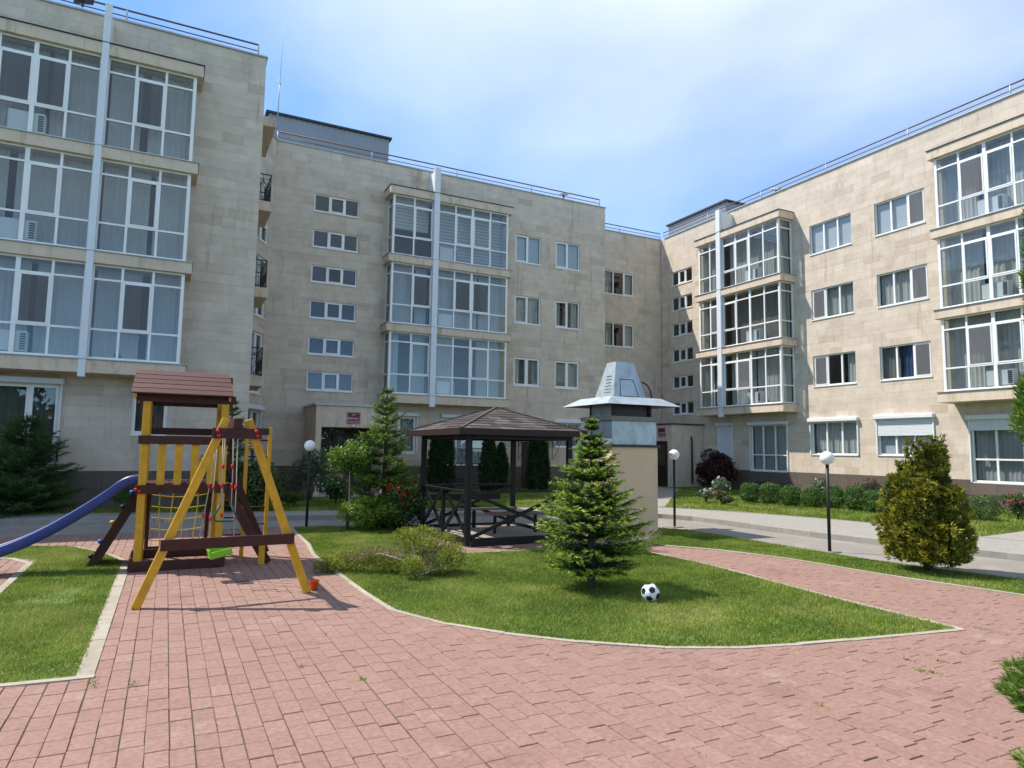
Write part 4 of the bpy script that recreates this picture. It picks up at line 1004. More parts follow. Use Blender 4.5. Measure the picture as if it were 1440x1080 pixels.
for i in range(4):
    P, Q = C4[i], C4[(i + 1) % 4]; d = (Q - P).normalized()
    MB().beam(P - Z * .05 - d * .02, Q - Z * .05 + d * .02, .03, .13).build('fascia', 'fascia', gz)
NR = 9; NSH = 0
for i in range(4):
    A, B = C4[i], C4[(i + 1) % 4]; e = (B - A).normalized(); nrm = (B - A).cross(AP - A).normalized()
    if nrm.z < 0: nrm = -nrm
    up = nrm.cross(e); up = up if up.z > 0 else -up; Hs = (AP - A).dot(up); W = (B - A).length; ax = (AP - A).dot(e)
    for r in range(NR):
        h0, h1 = Hs * r / NR - .012, Hs * (r + 1) / NR; hm = (h0 + h1) / 2
        l0, l1 = ax * hm / Hs, W + (ax - W) * hm / Hs
        c = -.32 * (r % 2) * .5 - rnd.uniform(0, .06)
        while c < W:
            a, b = c, c + .315; c = b
            a0, b0 = max(a + .004, ax * h0 / Hs), min(b - .004, W + (ax - W) * h0 / Hs); a1, b1 = max(a + .004, ax * h1 / Hs), min(b - .004, W + (ax - W) * h1 / Hs)
            if b0 - a0 < .03: continue
            if b1 - a1 < .0: a1 = b1 = (a1 + b1) / 2
            th_ = .010 + rnd.uniform(0, .006)
            pt = lambda u_, h_, k: A + e * u_ + up * h_ + nrm * k
            drop = rnd.choice((0, 0, .03)) if r else 0                 # the dragon-tooth lower edge
            V = [pt(a0, h0 - drop, th_ + .004), pt(b0, h0 - drop, th_ + .004), pt(b1, h1, .005), pt(a1, h1, .005), pt(a0, h0 - drop, .0), pt(b0, h0 - drop, .0), pt(b1, h1, .0), pt(a1, h1, .0)]
            MB().add(V, [(0, 1, 2, 3), (0, 4, 5, 1), (1, 5, 6, 2), (2, 6, 7, 3), (3, 7, 4, 0)], min(1, max(.02, rnd.gauss(.5, .3)))).build('shingle', 'shingle', roof)
for i in range(4): MB().beam(C4[i] + Z * .02, AP + Z * .02, .07, .014, t=.5).build('hip_cap', 'shingle', roof)

# ------------------------------------------------------------------ grill chimney with its metal hood
cx0, cx1, cy0, cy1 = 9.3, 10.65, 13.23, 14.43
cm = thing('grill_chimney', ((cx0 + cx1) / 2, (cy0 + cy1) / 2, 0), 'tan rendered barbecue chimney with a galvanised metal hood beside the gazebo', 'chimney')
MB().box(cx0, cx1, cy0, cy1, -.05, 2.02).build('body', 'render_tan', cm, bevel=.01)
MB().box(cx0 - .05, cx1 + .05, cy0 - .05, cy1 + .05, 2.02, 2.07).build('lower_ledge', 'dark_trim', cm)
MB().box(cx0 + .02, cx1 - .02, cy0 + .02, cy1 - .02, 2.07, 2.64).build('metal_band', 'galvanised', cm, bevel=.006)
MB().box(cx0 - .06, cx1 + .06, cy0 - .06, cy1 + .06, 2.64, 2.74).build('upper_ledge', 'kerb_grey', cm)
MB().box(cx0 + .16, cx1 - .16, cy0 + .16, cy1 - .16, 2.74, 3.12).build('flue', 'door_dark', cm)
for x in (cx0 + .13, cx1 - .13):
    for y in (cy0 + .13, cy1 - .13): MB().box(x - .03, x + .03, y - .03, y + .03, 2.74, 3.1).build('hood_leg', 'dark_trim', cm)
MB().box(cx0 + .11, cx0 + .115, cy0 + .17, cy1 - .17, 2.75, 3.08).build('side_plate', 'galvanised', cm)
def frustum(b, o0, z0, o1, z1, cap=False, offy=0):
    V = [(cx0 - o0, cy0 - o0, z0), (cx1 + o0, cy0 - o0, z0), (cx1 + o0, cy1 + o0, z0), (cx0 - o0, cy1 + o0, z0), (cx0 - o1, cy0 - o1, z1), (cx1 + o1, cy0 - o1, z1), (cx1 + o1, cy1 + o1, z1), (cx0 - o1, cy1 + o1, z1)]
    b.add(V, [(0, 1, 5, 4), (1, 2, 6, 5), (2, 3, 7, 6), (3, 0, 4, 7)] + ([(4, 5, 6, 7)] if cap else []))
b = MB(); frustum(b, .40, 3.00, .06, 3.2); frustum(b, .06, 3.2, -.20, 3.22); br_ = b.build('brim', 'galvanised', cm)
b = MB(); frustum(b, .385, 3.0, .05, 3.19); b.build('brim_lining', 'dark_trim', br_)
b = MB(); frustum(b, -.19, 3.2, -.41, 4.1, True); hd = b.build('hood', 'galvanised', cm)
def on_hood(u, z, k=.004):                                  # a point on the hood's courtyard side
    s = (z - 3.2) / .9; o = .19 + .22 * s; return Vector((cx0 + o + u * (cx1 - cx0 - 2 * o), cy0 + o - k, z))
b = MB()
for P, Q in (((.2, 3.24), (.2, 3.66)), ((.2, 3.66), (.72, 3.66)), ((.72, 3.66), (.78, 3.24)), ((.78, 3.24), (.2, 3.24))): b.tube([on_hood(*P), on_hood(*Q)], .008, 5)
b.build('hatch', 'dark_trim', hd)
b = MB()
for i in range(6):
    for j in range(3):
        s = .15 + .09 * i; o = .19 + .22 * s; y = cy0 + o + (cy1 - cy0 - 2 * o) * (.25 + .13 * j + .05 * i / 6); x = cx0 + o - .004
        b.box(x - .003, x + .003, y - .03, y + .02, 3.2 + .9 * s - .012, 3.2 + .9 * s + .012)
b.build('louvre', 'dark_trim', hd)
MB().tube([(cx1 - .24, cy0 + .3, 3.62), (cx1 - .12, cy0 + .25, 3.56), (cx1 - .06, cy0 + .2, 3.42), (cx1 - .05, cy0 + .15, 3.2)], .022, 8).build('cable_tube', 'dark_trim', hd)

# ------------------------------------------------------------------ playground set
ps = thing('play_tower', (.25, 12.4, 0), 'yellow and brown wooden play tower with red roof, blue slide and swing frame', 'playground set')
TX0, TX1, TY0, TY1 = -.30, .82, 11.95, 13.1
for x in (TX0, TX1):
    for y in (TY0, TY1): MB().box(x - .055, x + .055, y - .055, y + .055, 0, 2.66).build('post', 'wood_yellow', ps, bevel=.006)
for z, y, h in ((1.225, TY0 - .075, .13), (1.98, TY0 - .075, .13)): MB().box(TX0 - .09, TX1 + .07, y - .018, y + .018, z - h / 2, z + h / 2).build('rail', 'wood_brown', ps, bevel=.004)
for z, y in ((1.225, TY1 + .075), (2.14, TY1 + .075)): MB().box(TX0 - .09, TX1 + .07, y - .018, y + .018, z - .06, z + .06).build('rail', 'wood_brown', ps, bevel=.004)
for x in (TX0 - .075, TX1 + .075):
    MB().box(x - .018, x + .018, TY0 - .05, TY1 + .05, 1.165, 1.285).build('rail', 'wood_brown', ps)
    MB().box(x - .018, x + .018, TY0 - .05, TY1 + .05, 2.46, 2.58).build('rail', 'wood_brown', ps)
for i in range(4): MB().box(TX0 + .19 + .235 * i, TX0 + .30 + .235 * i, TY0 - .056, TY0 - .036, 1.29, 1.99).build('slat', 'wood_yellow', ps, bevel=.003)
for i in range(8): unit('floor_board', 'wood_brown', ps, TX0 - .05 + .143 * i, TX0 + .085 + .143 * i, TY0 - .05, TY1 + .05, 1.29, 1.315)
for y in (TY0 - .1, TY1 + .1): MB().box(TX0 - .12, TX1 + .1, y - .02, y + .02, 0, .15).build('sandbox_board', 'wood_brown', ps, bevel=.004)
for x in (TX0 - .1, TX1 + .085): MB().box(x - .02, x + .02, TY0 - .08, TY1 + .08, 0, .15).build('sandbox_board', 'wood_brown', ps, bevel=.004)
for y in (TY0 - .04, TY1 + .04): MB().box(TX0 - .15, TX1 + .15, y - .02, y + .02, 2.57, 2.70).build('eave_beam', 'wood_brown', ps)
yr = (TY0 + TY1) / 2; eo = .22; zr, ze = 3.12, 2.70; nb_ = 5
rf = MB().box(TX0 - .13, TX1 + .13, yr - .03, yr + .03, 2.95, 3.06).build('roof', 'wood_brown', ps)
for sgn in (-1, 1):
    ye = yr + sgn * ((TY1 - TY0) / 2 + eo)
    for i in range(nb_):
        f0, f1 = i / nb_ - .02, (i + 1) / nb_
        p = lambda f, k: (ye + (yr - ye) * f, ze + (zr - ze) * f + k)
        xa, xb = TX0 - .22 + .025 * (i / nb_), TX1 + .10 - .025 * (i / nb_)
        (y0_, z0_), (y1_, z1_) = p(f0, .008), p(f1, .0)
        MB().add([(xa, y0_, z0_), (xb, y0_, z0_), (xb, y1_, z1_), (xa, y1_, z1_), (xa, y0_, z0_ - .02), (xb, y0_, z0_ - .02), (xb, y1_, z1_ - .012), (xa, y1_, z1_ - .012)], [(0, 1, 2, 3), (4, 7, 6, 5), (0, 4, 5, 1), (1, 5, 6, 2), (2, 6, 7, 3), (3, 7, 4, 0)], rnd.uniform(.1, .95)).build('roof_board', 'roof_red', rf)
    for x in (TX0 - .16, TX1 + .05): MB().beam((x, ye + .03 * -sgn, ze - .06), (x, yr, zr - .09), .03, .07).build('rafter', 'wood_yellow', rf)
# slide
sp = smooth([(-.28, 1.30), (-.5, 1.26), (-.75, 1.06), (-1.1, .80), (-1.5, .54), (-1.9, .34), (-2.3, .215), (-2.75, .17)], 5)
b = MB(); prof = [(-.27, .17), (-.255, .19), (-.235, .19), (-.22, .17), (-.205, .02), (-.15, 0), (.15, 0), (.205, .02), (.22, .17), (.235, .19), (.255, .19), (.27, .17), (.245, .0), (.2, -.03), (-.2, -.03), (-.245, .0)]
V = []
for i, (x, z) in enumerate(sp):
    x2, z2 = sp[min(i + 1, len(sp) - 1)]; x1, z1 = sp[max(i - 1, 0)]; d = Vector((x2 - x1, 0, z2 - z1)).normalized(); nn = Vector((d.z, 0, -d.x)); nn = nn if nn.z > 0 else -nn
    V += [Vector((x, 12.32 + q * .86, z)) + nn * (h * .7) for q, h in prof]
n_ = len(prof)
b.add(V, [(i * n_ + k, i * n_ + (k + 1) % n_, (i + 1) * n_ + (k + 1) % n_, (i + 1) * n_ + k) for i in range(len(sp) - 1) for k in range(n_)], 0, True)
sd_ = b.build('slide', 'slide_blue', ps)
for x, z in ((-2.35, .18),): MB().box(x - .03, x + .03, 12.14, 12.5, 0, z).build('slide_foot', 'wood_black', sd_)
# climbing ramp with holds
A, B = Vector((-.36, 12.9, 1.24)), Vector((-1.0, 12.9, 0.0)); d = (B - A).normalized(); nn = Vector((-1.24, 0, .64)).normalized()
cw = MB().beam(A, B, .62, .03, up=nn).build('climbing_wall', 'wood_brown', ps)
for y in (12.6, 13.2): MB().beam(Vector((A.x, y, A.z)) - nn * .06, Vector((B.x, y, B.z)) - nn * .06, .035, .13, up=nn).build('stringer', 'wood_brown', cw)
for f, y, m_ in ((.10, 12.72, 'plastic_blue'), (.3, 12.98, 'wood_black'), (.48, 12.7, 'plastic_yellow'), (.72, 12.76, 'plastic_blue'), (.9, 12.75, 'wood_black')):
    c = A.lerp(B, f); c.y = y
    MB().tube([c + nn * .012, c + nn * .05, c + nn * .075], [.042, .034, .014], 7).build('climbing_hold', m_, cw)
# rope net on its frame
nf = MB(); P0, P1 = Vector((-.22, 13.75, 0)), Vector((.72, 13.75, 0)); Q0, Q1 = Vector((-.22, 13.2, 1.2)), Vector((.72, 13.2, 1.2))
nf.beam(P0, Q0, .06, .06); nf.beam(P1, Q1, .06, .06); nf.beam(P0 + Z * .08, P1 + Z * .08, .06, .08)
nfo = nf.build('net_frame', 'wood_brown', ps); b = MB()
for i in range(1, 5):
    pts = [P0.lerp(P1, i / 5).lerp(Q0.lerp(Q1, i / 5), t) + Vector((.02 * math.sin(t * 5 + i), 0, 0)) for t in np.linspace(.06, 1, 8)]; b.tube(pts, .009, 5)
for j in range(1, 6):
    pts = [P0.lerp(Q0, j / 6 + .05).lerp(P1.lerp(Q1, j / 6 + .05), t) - Z * (.05 * math.sin(t * 3.14)) for t in np.linspace(0, 1, 8)]; b.tube(pts, .009, 5)
b.build('rope_net', 'rope_yellow', nfo)
# ladder wall at the right
for x in (1.25, 1.63): MB().box(x - .03, x + .03, 12.70, 12.78, 0, 2.24).build('ladder_post', 'wood_yellow', ps, bevel=.004)
MB().box(.8, 1.6, 12.66, 12.69, 2.10, 2.22).build('ladder_beam', 'wood_brown', ps)
for j in range(7):
    z = .27 + .29 * j
    MB().tube([(.88, 12.74, z + .12), (1.22, 12.74, z + .12)], .014, 6).build('rung', 'wood_brown', ps); MB().tube([(1.28, 12.74, z), (1.60, 12.74, z)], .014, 6).build('rung', 'wood_brown', ps)
MB().beam((.9, 11.98, 1.22), (1.58, 11.98, 0), .04, .15).build('ramp_stringer', 'wood_brown', ps); MB().beam((.9, 12.55, 1.75), (1.62, 12.5, .1), .04, .12).build('ramp_stringer', 'wood_brown', ps)
MB().box(1.43, 1.52, 11.83, 11.92, 0, .40).build('ramp_post', 'wood_yellow', ps, bevel=.005)
# swing frame
LL, LR = Vector((-.22, 9.22, 0)), Vector((1.76, 9.40, 0)); TL, TR = Vector((.66, 9.34, 2.24)), Vector((.92, 9.34, 2.24)); up_ = Vector((0, 1, 0))
for P, Q in ((LL, TL), (LR, TR)): MB().beam(P, Q, .10, .085, up=up_).build('swing_leg', 'wood_yellow', ps, bevel=.006)
MB().box(.50, 1.08, 9.245, 9.275, 1.995, 2.125).build('gusset_plank', 'wood_brown', ps, bevel=.003)
d = LL.lerp(TL, .32); e = LR.lerp(TR, .32)
d.y -= .075; e.y -= .075
MB().beam(d + (d - e).normalized() * .06, e + (e - d).normalized() * .06, .03, .13).build('cross_bar', 'wood_brown', ps, bevel=.003)
MB().box(.74, .84, 9.2, 12.0, 2.13, 2.25).build('swing_beam', 'wood_brown', ps, bevel=.006)
for x, z in ((.56, 2.09), (.575, 2.03), (1.015, 2.09), (1.03, 2.03)): MB().tube([(x, 9.25, z), (x, 9.225, z), (x, 9.215, z)], [.026, .024, .01], 10).build('bolt_cap', 'plastic_red', ps)
for x, z in ((-.38, 1.225), (-.33, 1.2)): MB().tube([(x, TY0 - .09, z), (x, TY0 - .118, z), (x, TY0 - .125, z)], [.026, .024, .01], 10).build('bolt_cap', 'plastic_red', ps)

def swing(name, y, xs, ztop, zseat, label, seat):
    t = thing(name, (.79, y, zseat), label, 'swing')
    for x in xs:
        MB().tube([(x[0], y, ztop), ((x[0] + x[1]) / 2 + .008, y, (ztop + zseat) / 2), (x[1], y, zseat)], .008, 5).build('rope', 'rope', t)
        for f in (.48, .74): MB().tube([(x[0] + (x[1] - x[0]) * f, y, ztop + (zseat - ztop) * f - .03), (x[0] + (x[1] - x[0]) * f, y, ztop + (zseat - ztop) * f + .03)], .018, 8).build('clamp', 'plastic_red', t)
        MB().tube([Vector((x[0] + .025 * math.cos(a), y, ztop + .03 + .025 * math.sin(a))) for a in np.linspace(0, 6.28, 12)], .005, 5, cap=False).build('ring', 'steel', t)
    seat(t)
def trapeze(t):
    y = 10.2; P = [(.70, y, 1.10), (.62, y, .92), (.66, y, .88), (.88, y, .88), (.92, y, .92), (.84, y, 1.10)]
    MB().tube(P, .014, 8).build('trapeze_bar', 'plastic_teal', t)
swing('trapeze_swing', 10.2, [(.72, .70), (.82, .84)], 2.1, 1.10, 'rope trapeze with dark triangular handles hanging in the swing frame', trapeze)
def seat_green(t):                                          # a toddler seat: tray with raised back and sides
    b = MB(); c = Vector((.77, 10.7, .36)); ux = Vector((.97, .1, .22)).normalized(); uy = Vector((-.1, 1, 0)).normalized(); uz = ux.cross(uy)
    def bx(x0, x1, y0, y1, z0, z1):
        P = [c + ux * x + uy * y + uz * z for z in (z0, z1) for y in (y0, y1) for x in (x0, x1)]
        b.add(P, [(0, 2, 3, 1), (4, 5, 7, 6), (0, 1, 5, 4), (2, 6, 7, 3), (0, 4, 6, 2), (1, 3, 7, 5)])
    bx(-.15, .15, -.11, .11, -.02, 0); bx(-.15, -.13, -.11, .11, 0, .11); bx(.13, .15, -.11, .11, 0, .11); bx(-.13, .13, -.11, -.09, 0, .075); bx(-.13, .13, .09, .11, 0, .13)
    b.build('seat', 'plastic_green', t, bevel=.006)
swing('swing_seat', 10.7, [(.66, .60), (.92, .94)], 2.1, .44, 'lime green swing seat hanging on ropes inside the yellow frame', seat_green)
def seat_blue(t): MB().box(.48, .84, 11.2, 11.38, .40, .425).build('seat', 'plastic_sky', t, bevel=.01)
swing('swing_seat', 11.3, [(.70, .50), (.76, .82)], 2.1, .42, 'pale blue swing board hanging close to the play tower', seat_blue)
# ------------------------------------------------------------------ bucket and ball, drain cover
bk = thing('toy_bucket', (1.87, 9.52, 0), 'small orange toy bucket beside the right swing leg', 'bucket')
MB().lathe((1.87, 9.52, 0), [(0, .004), (.045, .004), (.062, .115), (.072, .118), (.072, .126), (.058, .126), (.042, .012), (0, .012)], 16).build('pail', 'plastic_orange', bk)
MB().tube([(1.87 + .066 * math.cos(a), 9.52 - .02 * math.sin(a), .12 + .02 * math.sin(a)) for a in np.linspace(0, 3.14, 9)], .004, 5).build('handle', 'plastic_orange', bk)
BP = Vector((5.6, 7.12, .125)); BR = .115
ball = thing('football', (BP.x, BP.y, .01), 'black and white football lying in the shade of the small fir', 'ball')
b = MB(); b.lathe(BP, [(BR * math.sin(a), -BR * math.cos(a)) for a in np.linspace(0.001, math.pi - .001, 26)], 40); b.build('cover', 'ball_white', ball)
ph = (1 + 5 ** .5) / 2; ic = [Vector(v).normalized() for v in [(0, s * 1, t * ph) for s in (-1, 1) for t in (-1, 1)] + [(s * 1, t * ph, 0) for s in (-1, 1) for t in (-1, 1)] + [(t * ph, 0, s * 1) for s in (-1, 1) for t in (-1, 1)]]
rotm = Matrix.Rotation(.5, 3, 'X') @ Matrix.Rotation(.9, 3, 'Z') @ Matrix.Rotation(.35, 3, 'Y')
for v in ic:
    nbv = sorted(ic, key=lambda q: -q.dot(v))[1:6]; n0 = (nbv[0] - v * nbv[0].dot(v)).normalized(); n1_ = v.cross(n0)
    ang = sorted(math.atan2((q - v * q.dot(v)).dot(n1_), (q - v * q.dot(v)).dot(n0)) for q in nbv)
    ring = []
    for i_, a in enumerate(ang):
        for k_ in (0, .5):
            nxt = ang[(i_ + 1) % 5] + (6.2832 if i_ == 4 else 0); aa = a + (nxt - a) * k_; ring.append((v * math.cos(.41 if k_ == 0 else .34) + (n0 * math.cos(aa) + n1_ * math.sin(aa)) * math.sin(.41 if k_ == 0 else .34)))
    V = [BP + rotm @ (v * (BR * 1.03))] + [BP + rotm @ (q * BR * 1.012) for q in ring]
    MB().add(V, [(0, i + 1, (i + 1) % 10 + 1) for i in range(10)], 0, True).build('pentagon', 'ball_black', ball)
dc = thing('drain_cover', (1.09, 10.4, 0), 'small dark square drain cover set in the brick paving', 'drain cover')
b = MB(); b.box(.98, 1.20, 10.28, 10.52, -.02, .003); b.build('frame', 'plinth', dc)
for i in range(6): MB().box(1.0 + .033 * i, 1.015 + .033 * i, 10.30, 10.50, .003, .008).build('grate_bar', 'dark_trim', dc)
# ------------------------------------------------------------------ globe lamps
for x, y, h, lb in ((3.075, 16.85, 2.07, 'globe garden lamp on a black post standing between the playground and the young tree'),
                    (11.76, 13.95, 1.98, 'globe garden lamp on a black post right beside the barbecue chimney'),
                    (11.77, 9.36, 1.97, 'globe garden lamp on a black post nearest the golden thuja')):
    t = thing('garden_lamp', (x, y, 0), lb, 'lamp', 'globe garden lamps')
    MB().tube([(x, y, -.05), (x, y, h - .24)], .032, 12).build('post', 'post_black', t); MB().lathe((x, y, h - .27), [(.034, 0), (.06, .02), (.066, .045), (.03, .05)], 14).build('collar', 'post_black', t)
    MB().lathe((x, y, h - .135), [(.135 * math.sin(a), -.135 * math.cos(a)) for a in np.linspace(0.001, math.pi - .001, 13)], 20).build('globe', 'globe', t)
    MB().box(x - .17, x + .17, y - .14, y + .14, -.04, .012).build('footing', 'kerb_grey', t)

# ------------------------------------------------------------------ planting
conifer('fir_tree', (5.38, 8.14), 2.40, .84, 'small bright green fir tree in front of the gazebo, football beside it', 'fir_green', z0=.24, whorls=20, per=13, twig=.185, needle=.045, nw=.0125, nper=22, seed=5, droop=.08, fresh=.8, flat=.34, tz=.11, f_on=.45, wild=.18,
        prof=lambda s: (.58 + .42 * min(1, s / .2)) * min(1, (1 - s) * 1.2) ** 1.15 + .012)
conifer('spruce_tree', (4.75, 16.2), 3.42, 1.0, 'tall light green spruce behind the red rose bush', 'spruce_fresh', z0=.12, whorls=17, per=7, twig=.30, needle=.08, nw=.019, nper=15, seed=8, wild=.35, droop=.0, fresh=.6, prof=lambda s: (1 - s) ** .95 * (.75 + .25 * min(1, s / .2)) + .03)
conifer('spruce_tree', (-3.25, 21.35, .08), 2.5, 1.45, 'dark wide spruce under the window at the left edge', 'spruce_green', z0=.1, whorls=18, per=9, twig=.3, needle=.08, nw=.016, nper=12, seed=9, droop=.02, fresh=.25, prof=lambda s: (1 - s) ** .7 * .95 + .03)
conifer('spruce_tree', (1.62, 20.9, .08), 3.15, 1.0, 'dark slender spruce behind the play tower', 'spruce_green', z0=.1, whorls=18, per=7, twig=.28, needle=.08, nw=.016, nper=11, seed=10, droop=.0, fresh=.3, prof=lambda s: (1 - s) ** 1.0 + .03)
GL = [(0, 0, 1.7, .62)]
for i_ in range(17):
    a_ = i_ * 2.4; d_ = .10 + .40 * ((i_ * 7) % 17) / 17; GL.append((d_ * math.cos(a_), d_ * math.sin(a_), 2.12 - 1.9 * d_ + .22 * math.sin(i_ * 3.3), .42 + .10 * math.sin(i_ * 1.9)))
GL += [(.22, -.1, 2.2, .16), (-.16, .06, 2.12, .18), (.55, -.22, 1.2, .30)]
thuja('golden_thuja', (11.43, 7.2), 2.18, .72, 'dense golden green thuja on the verge by the road', 'thuja_gold', n=2900, spray=.09, seed=3, leaves=7, lw=.02, out=.9, z0=.14, low=.3, clump=60,
      prof=lambda s: np.minimum(1, .35 + 1.9 * s) * np.clip(1.04 - s, 0, 1) ** .65, lobes=GL, gaps=.25)
for i, (x, y, h, r, lb) in enumerate(((9.98, 26.8, 2.32, .26, 'short narrow dark thuja, left one of the pair beside the left gazebo post'), (10.45, 26.8, 2.52, .34, 'taller dark thuja just right of the shortest narrow one, left of the window railing'),
        (12.42, 26.8, 2.5, .34, 'tall columnar dark thuja right of the window railing behind the gazebo'), (12.98, 26.7, 2.05, .24, 'shorter columnar dark thuja beside the tall one right of the window railing'),
        (14.75, 26.9, 2.55, .36, 'columnar dark thuja standing in front of the dark door'), (15.2, 27.0, 2.2, .26, 'slim dark thuja at the right jamb of the dark door'))):
    thuja('columnar_thuja', (x, y, .08), h, r, lb, 'thuja_dark', group='columnar thujas along the back building', n=1500, spray=.16, seed=20 + i, leaves=5, lw=.035, out=.35, prof=lambda s: np.minimum(1, .75 + 1.5 * s) * (1 - s ** 3) ** .7)
thuja('thuja_bush', (4.37, 1.85), 1.16, .36, 'bright green thuja bush cut by the right edge of the picture, close to the camera', 'thuja_fresh', n=6000, spray=.07, seed=41, leaves=9, lw=.0075, out=.9, cat='bush', prof=lambda s: .80 + .22 * np.sin(s * 14) - .45 * s ** 5, gaps=.12)
thuja('tall_thuja', (13.02, 5.84), 6.0, .62, 'tall narrow evergreen showing at the right edge in front of the bay', 'thuja_fresh', n=5200, spray=.16, seed=43, leaves=6, lw=.025, out=.7, z0=2.0, prof=lambda s: .72 + .3 * np.sin(s * 11) * (1 - s) - .3 * s)
bl = ['first', 'second', 'third', 'fourth', 'fifth', 'sixth', 'seventh']
for i, (x, y) in enumerate(((19.55, 18.93), (19.75, 18.15), (19.7, 17.2), (20.0, 16.5), (20.2, 15.85), (20.4, 15.2), (20.45, 14.5))):
    ball_bush((x, y, .08), .35 + .02 * math.sin(i * 2.3), .74 + .05 * math.sin(i * 1.7), '%s clipped round boxwood bush of the row, counted from the purple shrub' % bl[i], 'clipped boxwood row', 60 + i)
ball_bush((20.95, 11.6, .08), .48, .72, 'round green bush just right of the golden thuja', None, 71, m='leaf_dark')
clump_shrub('barberry_shrub', (24.0, 25.4, .08), 2.05, 1.3, 1.1, 'large dark purple shrub by the inner corner of the buildings', 'leaf_purple', n=9000, leaf=.11, lw=.065, clumps=26, seed=12, stems=9)
clump_shrub('rose_bush', (5.05, 15.5), 1.22, .62, .55, 'rose bush with bright red blooms beside the gazebo', 'leaf_dark', n=4200, leaf=.06, lw=.04, clumps=20, seed=13, flowers=('petal_red', 80, .062), stems=9, bark='bark_pale')
yt = clump_shrub('young_tree', (3.87, 16.05), 2.16, .62, .55, 'young leafy tree on a thin stem left of the light spruce', 'leaf_green', cat='tree', n=2500, leaf=.085, lw=.05, clumps=22, seed=14, z0=1.02, stems=9, shell=.25)
MB().tube([(3.87, 16.05, 0), (3.88, 16.04, .6), (3.86, 16.05, 1.3), (3.87, 16.05, 1.75)], [.028, .022, .018, .008], 8).build('trunk', 'bark_pale', yt)
clump_shrub('light_shrub', (4.35, 15.75), .85, .82, .5, 'low yellow green shrub at the foot of the young tree and spruce', 'leaf_light', n=4200, leaf=.07, lw=.045, clumps=16, seed=15, tint0=.4)
clump_shrub('dense_shrub', (4.75, 15.5), .55, .5, .35, 'low dark shrub in front of the spruce, left of the rose bush', 'leaf_dark', n=1800, leaf=.06, lw=.04, clumps=12, seed=16)
clump_shrub('white_rose_bush', (5.0, 22.6, .08), .95, .6, .5, 'bush with small white flowers in front of the entrance porch', 'leaf_dark', n=2600, leaf=.08, lw=.05, clumps=14, seed=17, flowers=('petal_white', 34, .06))
clump_shrub('loose_shrub', (4.45, 24.0, .08), 2.0, .75, .6, 'tall loose grey green shrub beside the entrance porch', 'leaf_grey', n=2600, leaf=.09, lw=.05, clumps=16, seed=18, stems=9)
clump_shrub('dense_shrub', (2.35, 20.6, .08), 1.5, .9, .7, 'dark green shrub mass behind the ladder of the play tower', 'leaf_dark', n=4200, leaf=.09, lw=.06, clumps=18, seed=19)
clump_shrub('yucca_shrub', (-.7, 20.9, .08), .8, .6, .5, 'spiky dark plant behind the climbing wall', 'leaf_dark', n=900, leaf=.35, lw=.03, clumps=4, seed=21, upright=1.2)
clump_shrub('low_shrub', (3.6, 21.8, .08), .45, .5, .4, 'low dark shrub on the lawn left of the lamp', 'leaf_dark', n=1200, leaf=.07, lw=.04, clumps=9, seed=22)
# flower beds before the right building
for i, (x, y, h, r, m_, fl_, nf, lb) in enumerate((
        (17.75, 19.3, .55, .42, 'leaf_grey', 'petal_white', 16, 'grey green shrub with white flowers, the left one by the path'),
        (17.6, 18.2, .55, .42, 'leaf_dark', 'petal_pink', 12, 'low shrub with faded pink flowers nearest the pavement'),
        (19.4, 20.4, .95, .6, 'leaf_grey', 'petal_white', 14, 'taller grey green shrub in front of the purple shrub'),
        (23.4, 19.2, .95, .5, 'leaf_grey', 'petal_white', 20, 'white flowering bush behind the first boxwoods'),
        (23.5, 17.0, 1.0, .55, 'leaf_grey', 'petal_pink', 34, 'pink flowering rose bush behind the middle boxwoods'),
        (23.5, 15.2, 1.0, .5, 'leaf_grey', 'petal_pink', 26, 'pink flowering rose bush behind the last boxwoods'),
        (22.5, 11.4, .95, .55, 'leaf_dark', 'petal_pink', 22, 'pale pink rose bush under the ground floor window at the right'),
        (22.3, 10.2, .85, .55, 'leaf_dark', 'petal_pink', 40, 'bright pink rose bush at the right edge under the window'))):
    clump_shrub('flowering_shrub', (x, y, .08), h, r, r, lb, m_, n=1500, leaf=.07, lw=.04, clumps=10, seed=30 + i, flowers=(fl_, nf, .07))
# sprawling juniper: bare pale limbs with tufts at their ends
jn = thing('juniper_shrub', (3.45, 9.95, 0), 'sprawling half bare juniper on the lawn behind the orange bucket', 'shrub')
limb = [[(3.45, 9.9, 0), (3.3, 10.05, .22), (3.0, 10.35, .3), (2.65, 10.6, .2), (2.4, 10.75, .12)], [(3.45, 9.9, 0), (3.42, 9.95, .3), (3.45, 10.2, .5), (3.6, 10.4, .55)], [(3.45, 9.9, 0), (3.6, 9.9, .25), (3.85, 10.0, .45), (4.0, 10.2, .5)], [(3.45, 9.9, 0), (3.7, 9.75, .12), (3.95, 9.7, .2)], [(3.45, 9.9, 0), (3.3, 9.75, .1), (3.25, 9.65, .2)]]
b = MB()
for l in limb: b.tube(l, [.018 * (1 - .8 * i / (len(l) - 1)) + .004 for i in range(len(l))], 6)
b.build('limbs', 'bark_pale', jn)
